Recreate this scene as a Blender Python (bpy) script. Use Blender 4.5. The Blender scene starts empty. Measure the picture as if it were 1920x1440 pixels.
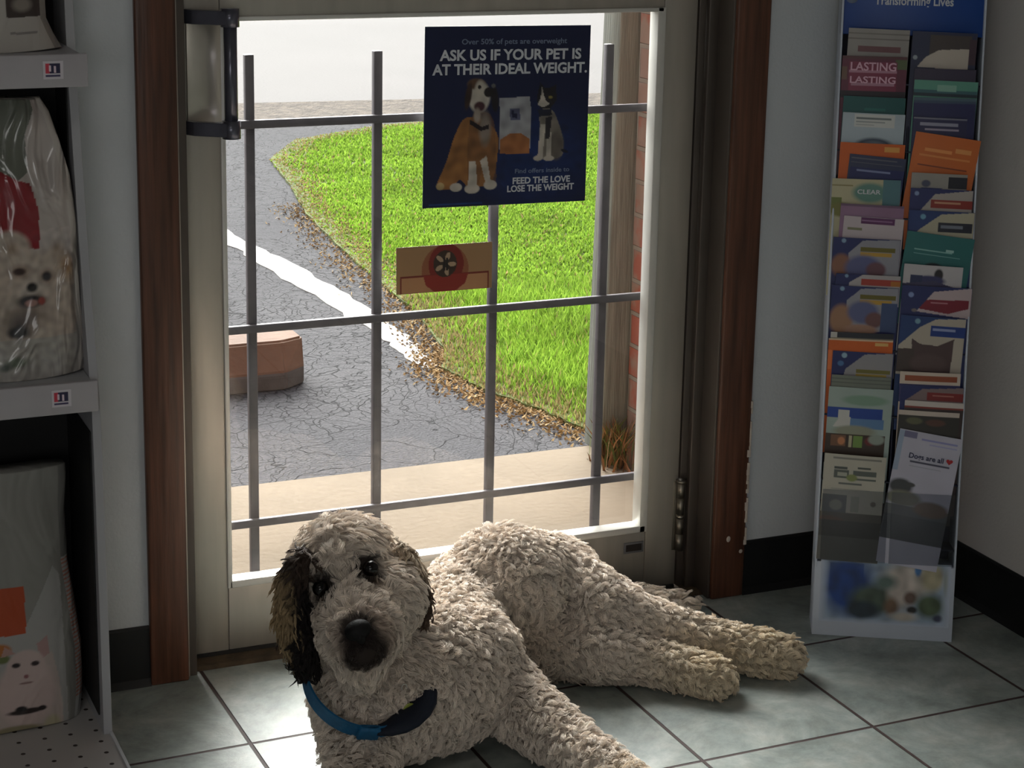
import bpy, bmesh, math, random
import numpy as np
from mathutils import Vector, Matrix
random.seed(7); rng = np.random.default_rng(7)
sc = bpy.context.scene
COL = sc.collection

# ------------------------------------------------------------------ camera
F_PX, CX, CY = 3615.28, 912.2, 547.5
CAM = np.array([-.7214, -2.9565, 1.3659]); YAW, PITCH, ROLL = .39920, .23450, .01670
def cam_axes():
    cy, sy, cp, sp = math.cos(YAW), math.sin(YAW), math.cos(PITCH), math.sin(PITCH)
    fwd = np.array([sy*cp, cy*cp, -sp]); right = np.array([cy, -sy, 0]); up = np.cross(right, fwd)
    c, s = math.cos(ROLL), math.sin(ROLL)
    return right*c+up*s, up*c-right*s, fwd
RT, UP, FW = cam_axes()
cd = bpy.data.cameras.new('camera'); cam = bpy.data.objects.new('camera', cd); COL.objects.link(cam); sc.camera = cam
cd.sensor_width = 36; cd.lens = 36*F_PX/1920; cd.shift_x = (960-CX)/1920; cd.shift_y = (CY-720)/1920
cd.clip_start = .05; cd.clip_end = 300
cam.matrix_world = Matrix(((RT[0], UP[0], -FW[0], CAM[0]), (RT[1], UP[1], -FW[1], CAM[1]), (RT[2], UP[2], -FW[2], CAM[2]), (0, 0, 0, 1)))

# ------------------------------------------------------------------ view, world, sun, room fill
sc.view_settings.view_transform = 'Standard'; sc.view_settings.look = 'None'
sc.view_settings.gamma = 1; sc.view_settings.use_curve_mapping = False
sc.view_settings.exposure = 0.0
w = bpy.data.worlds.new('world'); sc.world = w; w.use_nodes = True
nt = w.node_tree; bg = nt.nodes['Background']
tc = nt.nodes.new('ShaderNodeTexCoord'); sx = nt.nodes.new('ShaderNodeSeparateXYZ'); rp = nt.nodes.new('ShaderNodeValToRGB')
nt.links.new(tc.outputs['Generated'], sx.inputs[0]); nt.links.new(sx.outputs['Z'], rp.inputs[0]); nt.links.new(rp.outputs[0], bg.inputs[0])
rp.color_ramp.elements[0].position = .1; rp.color_ramp.elements[0].color = (1.0, 1.0, 1.0, 1)
rp.color_ramp.elements[1].position = .8; rp.color_ramp.elements[1].color = (.50, .60, .74, 1)
bg.inputs[1].default_value = .8
# bright sky patch added opposite the door so more light reaches the room
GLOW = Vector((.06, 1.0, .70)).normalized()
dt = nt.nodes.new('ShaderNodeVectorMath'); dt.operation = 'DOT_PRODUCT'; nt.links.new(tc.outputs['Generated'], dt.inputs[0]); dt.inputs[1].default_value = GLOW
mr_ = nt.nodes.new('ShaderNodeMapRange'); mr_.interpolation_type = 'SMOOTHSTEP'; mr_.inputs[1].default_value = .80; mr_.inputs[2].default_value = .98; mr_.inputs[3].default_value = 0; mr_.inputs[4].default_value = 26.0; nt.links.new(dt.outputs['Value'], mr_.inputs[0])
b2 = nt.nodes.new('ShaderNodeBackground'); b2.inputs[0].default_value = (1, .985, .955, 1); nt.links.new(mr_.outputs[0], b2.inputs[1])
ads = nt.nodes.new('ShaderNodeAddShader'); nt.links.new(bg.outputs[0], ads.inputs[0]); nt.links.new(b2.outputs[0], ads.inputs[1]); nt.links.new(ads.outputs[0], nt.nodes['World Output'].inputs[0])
w.cycles.sampling_method = 'MANUAL'; w.cycles.sample_map_resolution = 512
sd = bpy.data.lights.new('sun', 'SUN'); sd.energy = .25; sd.angle = math.radians(9); sd.color = (1, .95, .86)
sun = bpy.data.objects.new('sun', sd); COL.objects.link(sun)
sun.rotation_euler = Vector((-.62, .10, 1.0)).to_track_quat('Z', 'Y').to_euler()
def area(name, loc, look, sx_, sy_, e, col):
    l = bpy.data.lights.new(name, 'AREA'); l.shape = 'RECTANGLE'; l.size = sx_; l.size_y = sy_; l.energy = e; l.color = col
    o = bpy.data.objects.new(name, l); COL.objects.link(o); o.location = loc
    o.rotation_euler = (Vector(loc)-Vector(look)).to_track_quat('Z', 'Y').to_euler(); return o
area('ceiling_fill_light', (-1.2, -2.6, 2.57), (-1.2, -2.6, 0), 1.2, .6, 5.0, (1, .95, .88))  # unseen fill lamp added under the ceiling to lift the room ambient
area('rear_fill_light', (-1.5, -4.9, 1.25), (-.3, 0, .6), 2.2, 1.3, 24.0, (1, .98, .95))  # soft fill added behind the camera, with no window modelled

def ray(px, py): return RT*((px-CX)/F_PX) - UP*((py-CY)/F_PX) + FW
def on_z(px, py, z=0): d = ray(px, py); return CAM+d*((z-CAM[2])/d[2])
def on_y(px, py, y=0): d = ray(px, py); return CAM+d*((y-CAM[1])/d[1])

# ------------------------------------------------------------------ materials
def lin(c):
    c = np.asarray(c, float)/255; return np.where(c <= .04045, c/12.92, ((c+.055)/1.055)**2.4)
def rgba(c): l = lin(c); return (float(l[0]), float(l[1]), float(l[2]), 1)
class NT:
    def __init__(s, name):
        s.m = bpy.data.materials.new(name); s.m.use_nodes = True; s.t = s.m.node_tree; s.b = s.t.nodes['Principled BSDF']
    def n(s, ty, **k):
        x = s.t.nodes.new('ShaderNode'+ty)
        for a, v in k.items():
            if a.startswith('i_'):
                kk = a[2:]; kk = int(kk) if kk.isdigit() else kk.replace('_', ' ')
                x.inputs[kk].default_value = v
            else: setattr(x, a, v)
        return x
    def l(s, a, b): s.t.links.new(a, b)
    def ramp(s, fac, stops):
        r = s.n('ValToRGB'); s.l(fac, r.inputs[0]); e = r.color_ramp.elements
        while len(e) < len(stops): e.new(.5)
        for x, (p, c) in zip(e, stops): x.position = p; x.color = c if len(c) == 4 else rgba(c)
        return r.outputs[0]
    def bump(s, h, d=.01, st=1.0, norm=None):
        b = s.n('Bump'); b.inputs['Distance'].default_value = d; b.inputs['Strength'].default_value = st; s.l(h, b.inputs['Height'])
        if norm: s.l(norm, b.inputs['Normal'])
        return b.outputs[0]
    def mix(s, f, a, b, mode='MIX'):
        m = s.n('Mix', data_type='RGBA', blend_type=mode)
        for i, v in ((0, f), (6, a), (7, b)):
            if isinstance(v, bpy.types.NodeSocket): s.l(v, m.inputs[i])
            else: m.inputs[i].default_value = v
        return m.outputs[2]
def mat(name, c, rough=.6, metal=0, var=.12, scale=12, bump=0, bscale=None, spec=.5, coat=0, stretch=None):
    k = NT(name); tcn = k.n('TexCoord'); no = k.n('TexNoise', i_Scale=scale, i_Detail=4.0)
    src = tcn.outputs['Object']
    if stretch:
        mp = k.n('Mapping'); mp.inputs['Scale'].default_value = stretch; k.l(src, mp.inputs[0]); src = mp.outputs[0]
    k.l(src, no.inputs[0])
    a = np.array(rgba(c)); lo = a*(1-var); hi = np.minimum(a*(1+var), 1); lo[3] = hi[3] = 1
    k.l(k.ramp(no.outputs[0], [(.3, tuple(lo)), (.7, tuple(hi))]), k.b.inputs['Base Color'])
    k.b.inputs['Roughness'].default_value = rough; k.b.inputs['Metallic'].default_value = metal
    k.b.inputs['Specular IOR Level'].default_value = spec; k.b.inputs['Coat Weight'].default_value = coat
    if bump:
        n2 = k.n('TexNoise', i_Scale=bscale or scale*4, i_Detail=3.0); k.l(src, n2.inputs[0]); k.l(k.bump(n2.outputs[0], bump), k.b.inputs['Normal'])
    return k.m
def print_mat(name, rough=.45, spec=.5, coat=0, crinkle=0, cs=20):
    k = NT(name); a = k.n('Attribute', attribute_name='print'); k.l(a.outputs['Color'], k.b.inputs['Base Color'])
    k.b.inputs['Roughness'].default_value = rough; k.b.inputs['Specular IOR Level'].default_value = spec
    k.b.inputs['Coat Weight'].default_value = coat; k.b.inputs['Coat Roughness'].default_value = .08
    if crinkle:
        t = k.n('TexCoord'); m1 = k.n('Mapping'); m1.inputs['Scale'].default_value = (1, 1, .55); k.l(t.outputs['Object'], m1.inputs[0])
        nz = k.n('TexNoise', i_Scale=cs, i_Detail=2.0, i_Distortion=1.2); k.l(m1.outputs[0], nz.inputs[0]); k.l(k.bump(nz.outputs[0], crinkle), k.b.inputs['Normal'])
        k.l(k.bump(nz.outputs[0], crinkle), k.b.inputs['Coat Normal'])
    return k.m
M = {}
M['wall'] = mat('wall_paint', (196, 200, 204), .85, var=.03, scale=3, bump=.0006, bscale=180)
M['wall_right'] = mat('wall_paint_side', (206, 200, 196), .85, var=.03, scale=3, bump=.0006, bscale=180)
M['ceil'] = mat('ceiling_paint', (190, 190, 186), .9, var=.02)
M['black_base'] = mat('black_rubber', (11, 11, 12), .55, var=.2)
M['casing'] = mat('stained_wood', (88, 54, 38), .42, var=.45, scale=6, stretch=(18, 18, .9), bump=.0006, bscale=8)
M['bronze'] = mat('dark_bronze_metal', (84, 76, 70), .42, .3, var=.15, scale=5)
M['alu'] = mat('brushed_aluminium', (176, 170, 160), .38, .55, var=.10, scale=5, stretch=(6, 6, .7))
M['alu_bright'] = mat('bright_aluminium', (205, 198, 184), .28, .7, var=.05)
M['bead'] = mat('glazing_bead_metal', (214, 212, 206), .4, .3, var=.05)
M['steel'] = mat('worn_steel', (128, 122, 112), .35, .9, var=.2, scale=40)
M['dark_metal'] = mat('dark_gun_metal', (96, 96, 108), .24, .55, var=.1)
M['bar'] = mat('painted_iron', (84, 79, 84), .5, .1, var=.15, scale=30)
M['rubber'] = mat('black_sweep', (24, 22, 20), .8)
M['grime'] = mat('brown_grime', (72, 58, 42), .9, var=.5, scale=30, bump=.002)
M['chip'] = mat('bare_filler', (190, 180, 170), .8)
M['white'] = mat('white_board', (200, 202, 206), .5, var=.03)
M['shelf'] = mat('powder_coated_grey', (168, 168, 172), .45, var=.05, scale=6)
M['shelf_strip'] = mat('shelf_front_grey', (176, 172, 176), .4, var=.05)
M['black_panel'] = mat('black_backing', (14, 14, 16), .7, var=.1)
M['hole'] = mat('dark_hole', (40, 34, 32), .9)
M['navy'] = mat('navy_board', (22, 28, 52), .5, var=.1)
M['rack_blue'] = mat('blue_header', (0, 62, 140), .4, var=.08, scale=3)
M['rack_white'] = mat('rack_white_card', (196, 204, 218), .45, var=.03)
M['print'] = print_mat('printed_paper')
M['print_gloss'] = print_mat('printed_film', .32, .5, .0, .0)
M['print_bag'] = print_mat('glossy_printed_bag', .33, .5, .75, .030, 15)
M['print_bag2'] = print_mat('matt_printed_bag', .5, .5, .1, .008, 14)
M['ink_white'] = mat('white_ink', (206, 210, 216), .6, var=.02)
M['ink_pale'] = mat('pale_ink', (120, 132, 156), .6, var=.02)
M['ink_navy'] = mat('navy_ink', (30, 36, 70), .6)
M['ink_red'] = mat('red_ink', (176, 34, 40), .6)
M['ink_grey'] = mat('grey_ink', (92, 92, 96), .6)
M['ink_purple'] = mat('purple_ink', (110, 108, 170), .6)
M['ink_pink'] = mat('pink_ink', (224, 180, 200), .6)

def glass_mat(name, tint=(1, 1, 1, 1), refl=.035, rough=0):
    k = NT(name); tr = k.n('BsdfTransparent'); tr.inputs[0].default_value = tint; gl = k.n('BsdfGlossy'); gl.inputs['Roughness'].default_value = rough
    fr = k.n('Fresnel', i_IOR=1.5); mx = k.n('MixShader'); ge = k.n('NewGeometry'); sb = k.n('Math', operation='SUBTRACT', i_0=1.0); k.l(ge.outputs['Backfacing'], sb.inputs[1]); ml = k.n('Math', operation='MULTIPLY'); k.l(fr.outputs[0], ml.inputs[0]); k.l(sb.outputs[0], ml.inputs[1]); k.l(ml.outputs[0], mx.inputs[0]); k.l(tr.outputs[0], mx.inputs[1]); k.l(gl.outputs[0], mx.inputs[2])
    k.l(mx.outputs[0], k.t.nodes['Material Output'].inputs[0]); return k.m
M['glass'] = glass_mat('door_glass', (.97, .98, .97, 1))
M['clear'] = glass_mat('clear_plastic', (.8, .81, .83, 1), rough=.4)

def floor_tile_mat():
    k = NT('slate_grey_tile'); t = k.n('TexCoord'); mp = k.n('Mapping', vector_type='TEXTURE')
    mp.inputs['Location'].default_value = (.0103, -.3213, 0); mp.inputs['Rotation'].default_value = (0, 0, .0183); mp.inputs['Scale'].default_value = (.309, .309, .309)
    k.l(t.outputs['Object'], mp.inputs[0])
    sp = k.n('SeparateXYZ'); k.l(mp.outputs[0], sp.inputs[0])
    def edge(o):
        a = k.n('Math', operation='FRACT'); k.l(o, a.inputs[0]); b = k.n('Math', operation='SUBTRACT', i_1=.5); k.l(a.outputs[0], b.inputs[0])
        c = k.n('Math', operation='ABSOLUTE'); k.l(b.outputs[0], c.inputs[0]); return c.outputs[0]
    mx = k.n('Math', operation='MAXIMUM'); k.l(edge(sp.outputs[0]), mx.inputs[0]); k.l(edge(sp.outputs[1]), mx.inputs[1])
    g = k.n('MapRange', interpolation_type='SMOOTHSTEP'); g.inputs[1].default_value = .4885; g.inputs[2].default_value = .4935; k.l(mx.outputs[0], g.inputs[0])
    fl = k.n('Vector' + 'Math', operation='FLOOR'); k.l(mp.outputs[0], fl.inputs[0]); wn = k.n('TexWhiteNoise'); k.l(fl.outputs[0], wn.inputs[0])
    off = k.n('VectorMath', operation='SCALE', i_Scale=9.0); k.l(wn.outputs['Color'], off.inputs[0]); ad = k.n('VectorMath', operation='ADD'); k.l(mp.outputs[0], ad.inputs[0]); k.l(off.outputs[0], ad.inputs[1])
    n1 = k.n('TexNoise', i_Scale=2.2, i_Detail=9.0, i_Roughness=.72, i_Distortion=.35); k.l(ad.outputs[0], n1.inputs[0])
    n2 = k.n('TexNoise', i_Scale=9.0, i_Detail=6.0, i_Distortion=.3); k.l(ad.outputs[0], n2.inputs[0])
    c1 = k.ramp(n1.outputs[0], [(.34, (118, 128, 125)), (.5, (152, 160, 156)), (.66, (184, 188, 183))])
    c2 = k.ramp(n2.outputs[0], [(.30, (216, 210, 202)), (.62, (255, 255, 255))])
    c = k.mix(.5, c1, c2, 'MULTIPLY')
    k.l(k.mix(g.outputs[0], c, rgba((64, 46, 44))), k.b.inputs['Base Color'])
    r = k.n('MapRange'); r.inputs[3].default_value = .34; r.inputs[4].default_value = .46; k.b.inputs['Specular IOR Level'].default_value = .5; k.l(n2.outputs[0], r.inputs[0])
    rm = k.n('Math', operation='MAXIMUM'); gr = k.n('Math', operation='MULTIPLY', i_1=.7); k.l(g.outputs[0], gr.inputs[0]); k.l(r.outputs[0], rm.inputs[0]); k.l(gr.outputs[0], rm.inputs[1])
    k.l(rm.outputs[0], k.b.inputs['Roughness'])
    inv = k.n('Math', operation='MULTIPLY', i_1=-1.0); k.l(g.outputs[0], inv.inputs[0])
    b1 = k.bump(inv.outputs[0], .003); k.l(k.bump(n1.outputs[0], .0022, .8, b1), k.b.inputs['Normal'])
    return k.m
def asphalt_mat():
    k = NT('cracked_asphalt'); t = k.n('TexCoord'); o = t.outputs['Object']
    nd = k.n('TexNoise', i_Scale=3.0, i_Detail=4.0); k.l(o, nd.inputs[0]); dm = k.n('VectorMath', operation='SCALE', i_Scale=.35); k.l(nd.outputs['Color'], dm.inputs[0])
    ad = k.n('VectorMath', operation='ADD'); k.l(o, ad.inputs[0]); k.l(dm.outputs[0], ad.inputs[1])
    v = k.n('TexVoronoi', feature='DISTANCE_TO_EDGE', i_Scale=26.0); k.l(ad.outputs[0], v.inputs[0])
    v2 = k.n('TexVoronoi', feature='DISTANCE_TO_EDGE', i_Scale=5.0); k.l(ad.outputs[0], v2.inputs[0])
    n = k.n('TexNoise', i_Scale=160.0, i_Detail=3.0); k.l(o, n.inputs[0]); nb = k.n('TexNoise', i_Scale=1.3, i_Detail=5.0); k.l(o, nb.inputs[0])
    base = k.mix(.45, k.ramp(n.outputs[0], [(.3, (56, 55, 58)), (.7, (92, 91, 94))]), k.ramp(nb.outputs[0], [(.35, (62, 61, 66)), (.65, (88, 87, 90))]))
    cr = k.ramp(v.outputs[0], [(.0, (90, 90, 90)), (.05, (255, 255, 255))]); cr2 = k.ramp(v2.outputs[0], [(.0, (90, 90, 90)), (.012, (255, 255, 255))])
    msk = k.ramp(nb.outputs[0], [(.30, (70, 70, 70)), (.55, (255, 255, 255))])
    crm = k.mix(msk, (1, 1, 1, 1), cr); f = k.mix(1.0, crm, cr2, 'MULTIPLY'); dark = k.mix(f, rgba((66, 66, 74)), (1, 1, 1, 1))
    c = k.mix(1.0, base, dark, 'MULTIPLY'); k.l(c, k.b.inputs['Base Color']); k.b.inputs['Roughness'].default_value = .9; k.b.inputs['Specular IOR Level'].default_value = .15
    k.l(k.bump(f, .006, .6, k.bump(n.outputs[0], .004)), k.b.inputs['Normal']); return k.m
def brick_mat(name, sx_=1):
    k = NT(name); t = k.n('TexCoord'); sp = k.n('SeparateXYZ'); k.l(t.outputs['Object'], sp.inputs[0])
    ad = k.n('Math', operation='ADD'); k.l(sp.outputs[0], ad.inputs[0]); k.l(sp.outputs[1], ad.inputs[1]); cb = k.n('CombineXYZ'); k.l(ad.outputs[0], cb.inputs[0]); k.l(sp.outputs[2], cb.inputs[1])
    b = k.n('TexBrick', i_Scale=1.0); b.inputs['Brick Width'].default_value = .21; b.inputs['Row Height'].default_value = .076; b.inputs['Mortar Size'].default_value = .006; b.inputs['Mortar Smooth'].default_value = .3
    b.inputs['Color1'].default_value = rgba((160, 84, 66)); b.inputs['Color2'].default_value = rgba((150, 88, 66)); b.inputs['Mortar'].default_value = rgba((140, 131, 120)); k.l(cb.outputs[0], b.inputs[0])
    n = k.n('TexNoise', i_Scale=14.0, i_Detail=6.0); k.l(t.outputs['Object'], n.inputs[0])
    c = k.mix(k.ramp(n.outputs[0], [(.44, (0, 0, 0)), (.58, (220, 220, 220))]), b.outputs[0], rgba((142, 130, 116))); k.l(c, k.b.inputs['Base Color'])
    k.b.inputs['Roughness'].default_value = .9; inv = k.n('Math', operation='MULTIPLY', i_1=-1.0); k.l(b.outputs['Fac'], inv.inputs[0]); k.l(k.bump(inv.outputs[0], .006, 1, k.bump(n.outputs[0], .008)), k.b.inputs['Normal'])
    return k.m
M['tile'] = floor_tile_mat(); M['asphalt'] = asphalt_mat(); M['brick'] = brick_mat('red_brick')
M['slab'] = mat('cream_concrete', (114, 101, 85), .9, var=.10, scale=3.5, spec=.2, bump=.002, bscale=60)
M['road'] = mat('pale_road', (99, 95, 94), .9, var=.08, scale=.8, bump=.003, bscale=60)
M['gravel'] = mat('gravel_edge', (92, 82, 73), .95, var=.45, scale=22, bump=.02, bscale=60)
M['line_paint'] = mat('worn_white_paint', (160, 157, 154), .8, var=.14, scale=9, bump=.002)
M['soil'] = mat('lawn_soil', (84, 92, 36), .95, var=.35, scale=9, bump=.01)
M['post_wood'] = mat('weathered_wood', (118, 122, 114), .85, var=.22, scale=5, stretch=(26, 26, 1.4), bump=.002, bscale=9)
M['bumper'] = mat('tan_painted_concrete', (112, 86, 70), .85, var=.16, scale=9, bump=.003)
M['bumper_low'] = mat('bare_concrete', (84, 81, 80), .9, var=.2, scale=12, bump=.003)

def attr_mat(name, attr, rough=.8, sheen=0, spec=.2, translucent=False):
    k = NT(name); a = k.n('Attribute', attribute_name=attr); k.l(a.outputs['Color'], k.b.inputs['Base Color']); k.b.inputs['Roughness'].default_value = rough
    k.b.inputs['Specular IOR Level'].default_value = spec
    if translucent:
        tl_ = k.n('BsdfTranslucent'); k.l(a.outputs['Color'], tl_.inputs[0]); mx = k.n('MixShader', i_0=.55); k.l(k.b.outputs[0], mx.inputs[1]); k.l(tl_.outputs[0], mx.inputs[2]); k.l(mx.outputs[0], k.t.nodes['Material Output'].inputs[0])
    return k.m
M['grass'] = attr_mat('grass_blade', 'tint', .6, spec=.3, translucent=True)
M['straw'] = attr_mat('dry_litter', 'tint', .9)
M['fur'] = attr_mat('curly_fur', 'tint', .62, spec=.25)
M['skin'] = attr_mat('short_coat', 'tint', .85, spec=.15)
M['nose'] = mat('black_nose_leather', (10, 9, 10), .62, spec=.25, var=.2, scale=60, bump=.0008, bscale=200)
M['eye'] = mat('dark_brown_eye', (12, 8, 7), .12, var=.1, spec=.35)
M['mouth'] = mat('dark_mouth', (16, 11, 12), .6)
M['collar'] = mat('teal_webbing', (10, 88, 130), .6, var=.15, scale=60, bump=.0005, bscale=400)
M['collar_navy'] = mat('navy_cloth', (12, 22, 40), .75, var=.25, scale=30)
M['tag'] = mat('yellow_green_tag', (150, 158, 70), .4, .3)

# ------------------------------------------------------------------ object helpers
def props(o, label=None, cat=None, group=None, kind=None):
    if label: o['label'] = label
    if cat: o['category'] = cat
    if group: o['group'] = group
    if kind: o['kind'] = kind
    return o
def thing(name, loc, label, cat, group=None, kind=None, rz=0):
    o = bpy.data.objects.new(name, None); COL.objects.link(o); o.location = loc; o.rotation_euler = (0, 0, rz); o.empty_display_size = .05
    o.matrix_basis = Matrix.LocRotScale(Vector(loc), Matrix.Rotation(rz, 3, 'Z').to_quaternion(), None)
    WM[o.name] = o.matrix_basis.copy()
    return props(o, label, cat, group, kind)
WM = {}
def link(name, me, parent=None, origin=None):
    """me is in world coordinates; the object keeps it there whatever its parent or origin"""
    o = bpy.data.objects.new(name, me); COL.objects.link(o)
    Wm = Matrix.Identity(4)
    if origin is not None:
        Wm = Matrix.Translation(Vector(origin)); me.transform(Wm.inverted())
    if parent is not None:
        o.parent = parent; o.matrix_parent_inverse = WM[parent.name].inverted()
    o.matrix_basis = Wm; WM[o.name] = Wm; return o
class MB:
    def __init__(s): s.b = bmesh.new(); s.mats = []
    def mi(s, m):
        if m not in s.mats: s.mats.append(m)
        return s.mats.index(m)
    def _fin(s, n0, m, smooth=False):
        s.b.faces.ensure_lookup_table()
        for f in s.b.faces[n0:]: f.material_index = s.mi(m); f.smooth = smooth
    def box(s, lo, hi, m, bev=0, X=None, seg=2):
        t = bmesh.new(); bmesh.ops.create_cube(t, size=1)
        lo, hi = Vector(lo), Vector(hi)
        for v in t.verts: v.co = Vector([(lo[i]+hi[i])/2+v.co[i]*(hi[i]-lo[i]) for i in range(3)])
        if bev: bmesh.ops.bevel(t, geom=t.edges[:], offset=bev, segments=seg, affect='EDGES', profile=.5)
        if X is not None: t.transform(X)
        s.add(t, m, bev > 0); return s
    def add(s, t, m, smooth=False):
        n0 = len(s.b.faces); me = bpy.data.meshes.new('tmp'); t.to_mesh(me); t.free(); s.b.from_mesh(me); bpy.data.meshes.remove(me); s._fin(n0, m, smooth)
    def prism(s, pts, vec, m, bev=0):
        """polygon of 3D points extruded by vec"""
        t = bmesh.new(); vs = [t.verts.new(p) for p in pts]; f = t.faces.new(vs); r = bmesh.ops.extrude_face_region(t, geom=[f])
        bmesh.ops.translate(t, verts=[v for v in r['geom'] if isinstance(v, bmesh.types.BMVert)], vec=vec); bmesh.ops.recalc_face_normals(t, faces=t.faces[:])
        if bev: bmesh.ops.bevel(t, geom=t.edges[:], offset=bev, segments=2, affect='EDGES', profile=.5)
        s.add(t, m); return s
    def tube(s, path, r, m, seg=12, caps=True, flat=None):
        pts = [Vector(p) for p in path]; rs = r if isinstance(r, (list, tuple)) else [r]*len(pts); t = bmesh.new(); rings = []; up = None
        for i, p in enumerate(pts):
            d = (pts[min(i+1, len(pts)-1)]-pts[max(i-1, 0)]).normalized()
            if up is None: up = Vector((0, 0, 1)) if abs(d.z) < .9 else Vector((1, 0, 0))
            a = (up-d*up.dot(d)).normalized(); b = d.cross(a); up = a
            rings.append([t.verts.new(p+(a*math.cos(q)*(flat or 1)+b*math.sin(q))*rs[i]) for q in [2*math.pi*j/seg for j in range(seg)]])
        for A, B in zip(rings, rings[1:]):
            for j in range(seg): t.faces.new((A[j], A[(j+1) % seg], B[(j+1) % seg], B[j]))
        if caps: t.faces.new(rings[0][::-1]); t.faces.new(rings[-1])
        bmesh.ops.recalc_face_normals(t, faces=t.faces[:]); s.add(t, m, True); return s
    def ball(s, c, r, m, sub=3, R=None):
        t = bmesh.new(); bmesh.ops.create_icosphere(t, subdivisions=sub, radius=1)
        r = (r, r, r) if isinstance(r, (int, float)) else r; X = Matrix.Translation(Vector(c)) @ (R.to_4x4() if R else Matrix.Identity(4)) @ Matrix.Diagonal((*r, 1)); t.transform(X); s.add(t, m, True); return s
    def mesh(s, name):
        me = bpy.data.meshes.new(name); s.b.to_mesh(me); s.b.free()
        for m in s.mats: me.materials.append(M[m])
        return me
    def ob(s, name, parent=None, origin=None, X=None):
        me = s.mesh(name)
        if X is not None: me.transform(X)
        return link(name, me, parent, origin)
def text_mesh(s, width=None, size=None, bold=.0, align='LEFT', depth=.0003):
    """mesh of a line of lettering in the x-y plane"""
    cu = bpy.data.curves.new('lettering', 'FONT'); cu.body = s; cu.size = 1; cu.offset = bold; cu.extrude = .5; cu.align_x = align; cu.resolution_u = 3
    o = bpy.data.objects.new('lettering_source', cu); COL.objects.link(o); dg = bpy.context.evaluated_depsgraph_get(); dg.update()
    me = bpy.data.meshes.new_from_object(o.evaluated_get(dg)); bpy.data.objects.remove(o); bpy.data.curves.remove(cu)
    xs = [v.co.x for v in me.vertices]; k = (width/(max(xs)-min(xs))) if width else size; ky = size if size else k; x0 = min(xs) if align == 'LEFT' else 0
    for v in me.vertices: v.co = Vector(((v.co.x-x0)*k, v.co.y*ky, v.co.z*depth))
    return me
def lettering(name, lines, parent, X):
    """lines: (string, x, y, width, height, material, bold, align) in the local plane; X maps local x, y, z(out) to the world"""
    b = bmesh.new(); mats = []
    for (s, x, y, wd, h, m, bold, al) in lines:
        me = text_mesh(s, wd, h, bold, al); me.transform(Matrix.Translation((x, y, 0)))
        n0 = len(b.faces); b.from_mesh(me); bpy.data.meshes.remove(me); b.faces.ensure_lookup_table()
        if m not in mats: mats.append(m)
        for f in b.faces[n0:]: f.material_index = mats.index(m)
    me = bpy.data.meshes.new(name); b.to_mesh(me); b.free(); me.transform(X)
    for m in mats: me.materials.append(M[m])
    return link(name, me, parent)
class Paint:
    """ink laid on a printed sheet: colours per point, x and y in the unit given by the caller"""
    def __init__(s, x, y, base): s.x = x; s.y = y; s.c = np.tile(lin(base), (len(x), 1))
    def _put(s, m, col): m = np.clip(m, 0, 1)[:, None]; s.c = s.c*(1-m)+lin(col)*m; return s
    def ell(s, cx, cy, rx, ry, col, rot=0, soft=.12, a=1):
        ca, sa = math.cos(rot), math.sin(rot); dx, dy = s.x-cx, s.y-cy; u, v = (dx*ca+dy*sa)/rx, (-dx*sa+dy*ca)/ry; d = np.sqrt(u*u+v*v)
        return s._put((1-d)/soft*a if soft else (d < 1)*1.0*a, col)
    def rect(s, x0, y0, x1, y1, col, a=1): return s._put(((s.x >= x0) & (s.x <= x1) & (s.y >= y0) & (s.y <= y1))*float(a), col)
    def poly(s, pts, col, a=1):
        ins = np.zeros(len(s.x), bool); n = len(pts)
        for i in range(n):
            x1, y1 = pts[i]; x2, y2 = pts[(i+1) % n]
            if y1 == y2: continue
            ins ^= ((y1 > s.y) != (y2 > s.y)) & (s.x < (x2-x1)*(s.y-y1)/(y2-y1)+x1)
        return s._put(ins*float(a), col)
    def spoly(s, pts, col, a=1):
        q = [np.array(p, float) for p in pts]
        for _ in range(2): q = [z for i in range(len(q)) for z in (q[i]*.78+q[(i+1) % len(q)]*.22, q[i]*.22+q[(i+1) % len(q)]*.78)]
        return s.poly([tuple(z) for z in q], col, a)
    def noise(s, amt, f=40, seed=1):
        n = np.zeros(len(s.x)); r = np.random.default_rng(seed)
        for k in range(6):
            a, b, c = r.uniform(-f, f), r.uniform(-f, f), r.uniform(0, 6); n += np.sin(a*s.x+b*s.y+c+1.5*np.sin(b*s.x*.6-a*s.y*.5))
        s.c = np.clip(s.c*(1+amt*n[:, None]/3), 0, 1); return s
def set_attr(me, name, cols, dom='POINT'):
    at = me.attributes.new(name, 'FLOAT_COLOR', dom); c = np.ones((len(cols), 4), np.float32); c[:, :3] = cols; at.data.foreach_set('color', c.ravel())
def grid_mesh(name, P, nu, nv, cols, m, thick=None):
    """P: (nv*nu,3) points row by row"""
    me = bpy.data.meshes.new(name); idx = np.arange(nu*nv).reshape(nv, nu)
    q = np.stack([idx[:-1, :-1], idx[1:, :-1], idx[1:, 1:], idx[:-1, 1:]], -1).reshape(-1, 4)
    me.from_pydata(P.tolist(), [], q.tolist()); set_attr(me, 'print', cols); me.materials.append(M[m])
    for p in me.polygons: p.use_smooth = True
    return me
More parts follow.
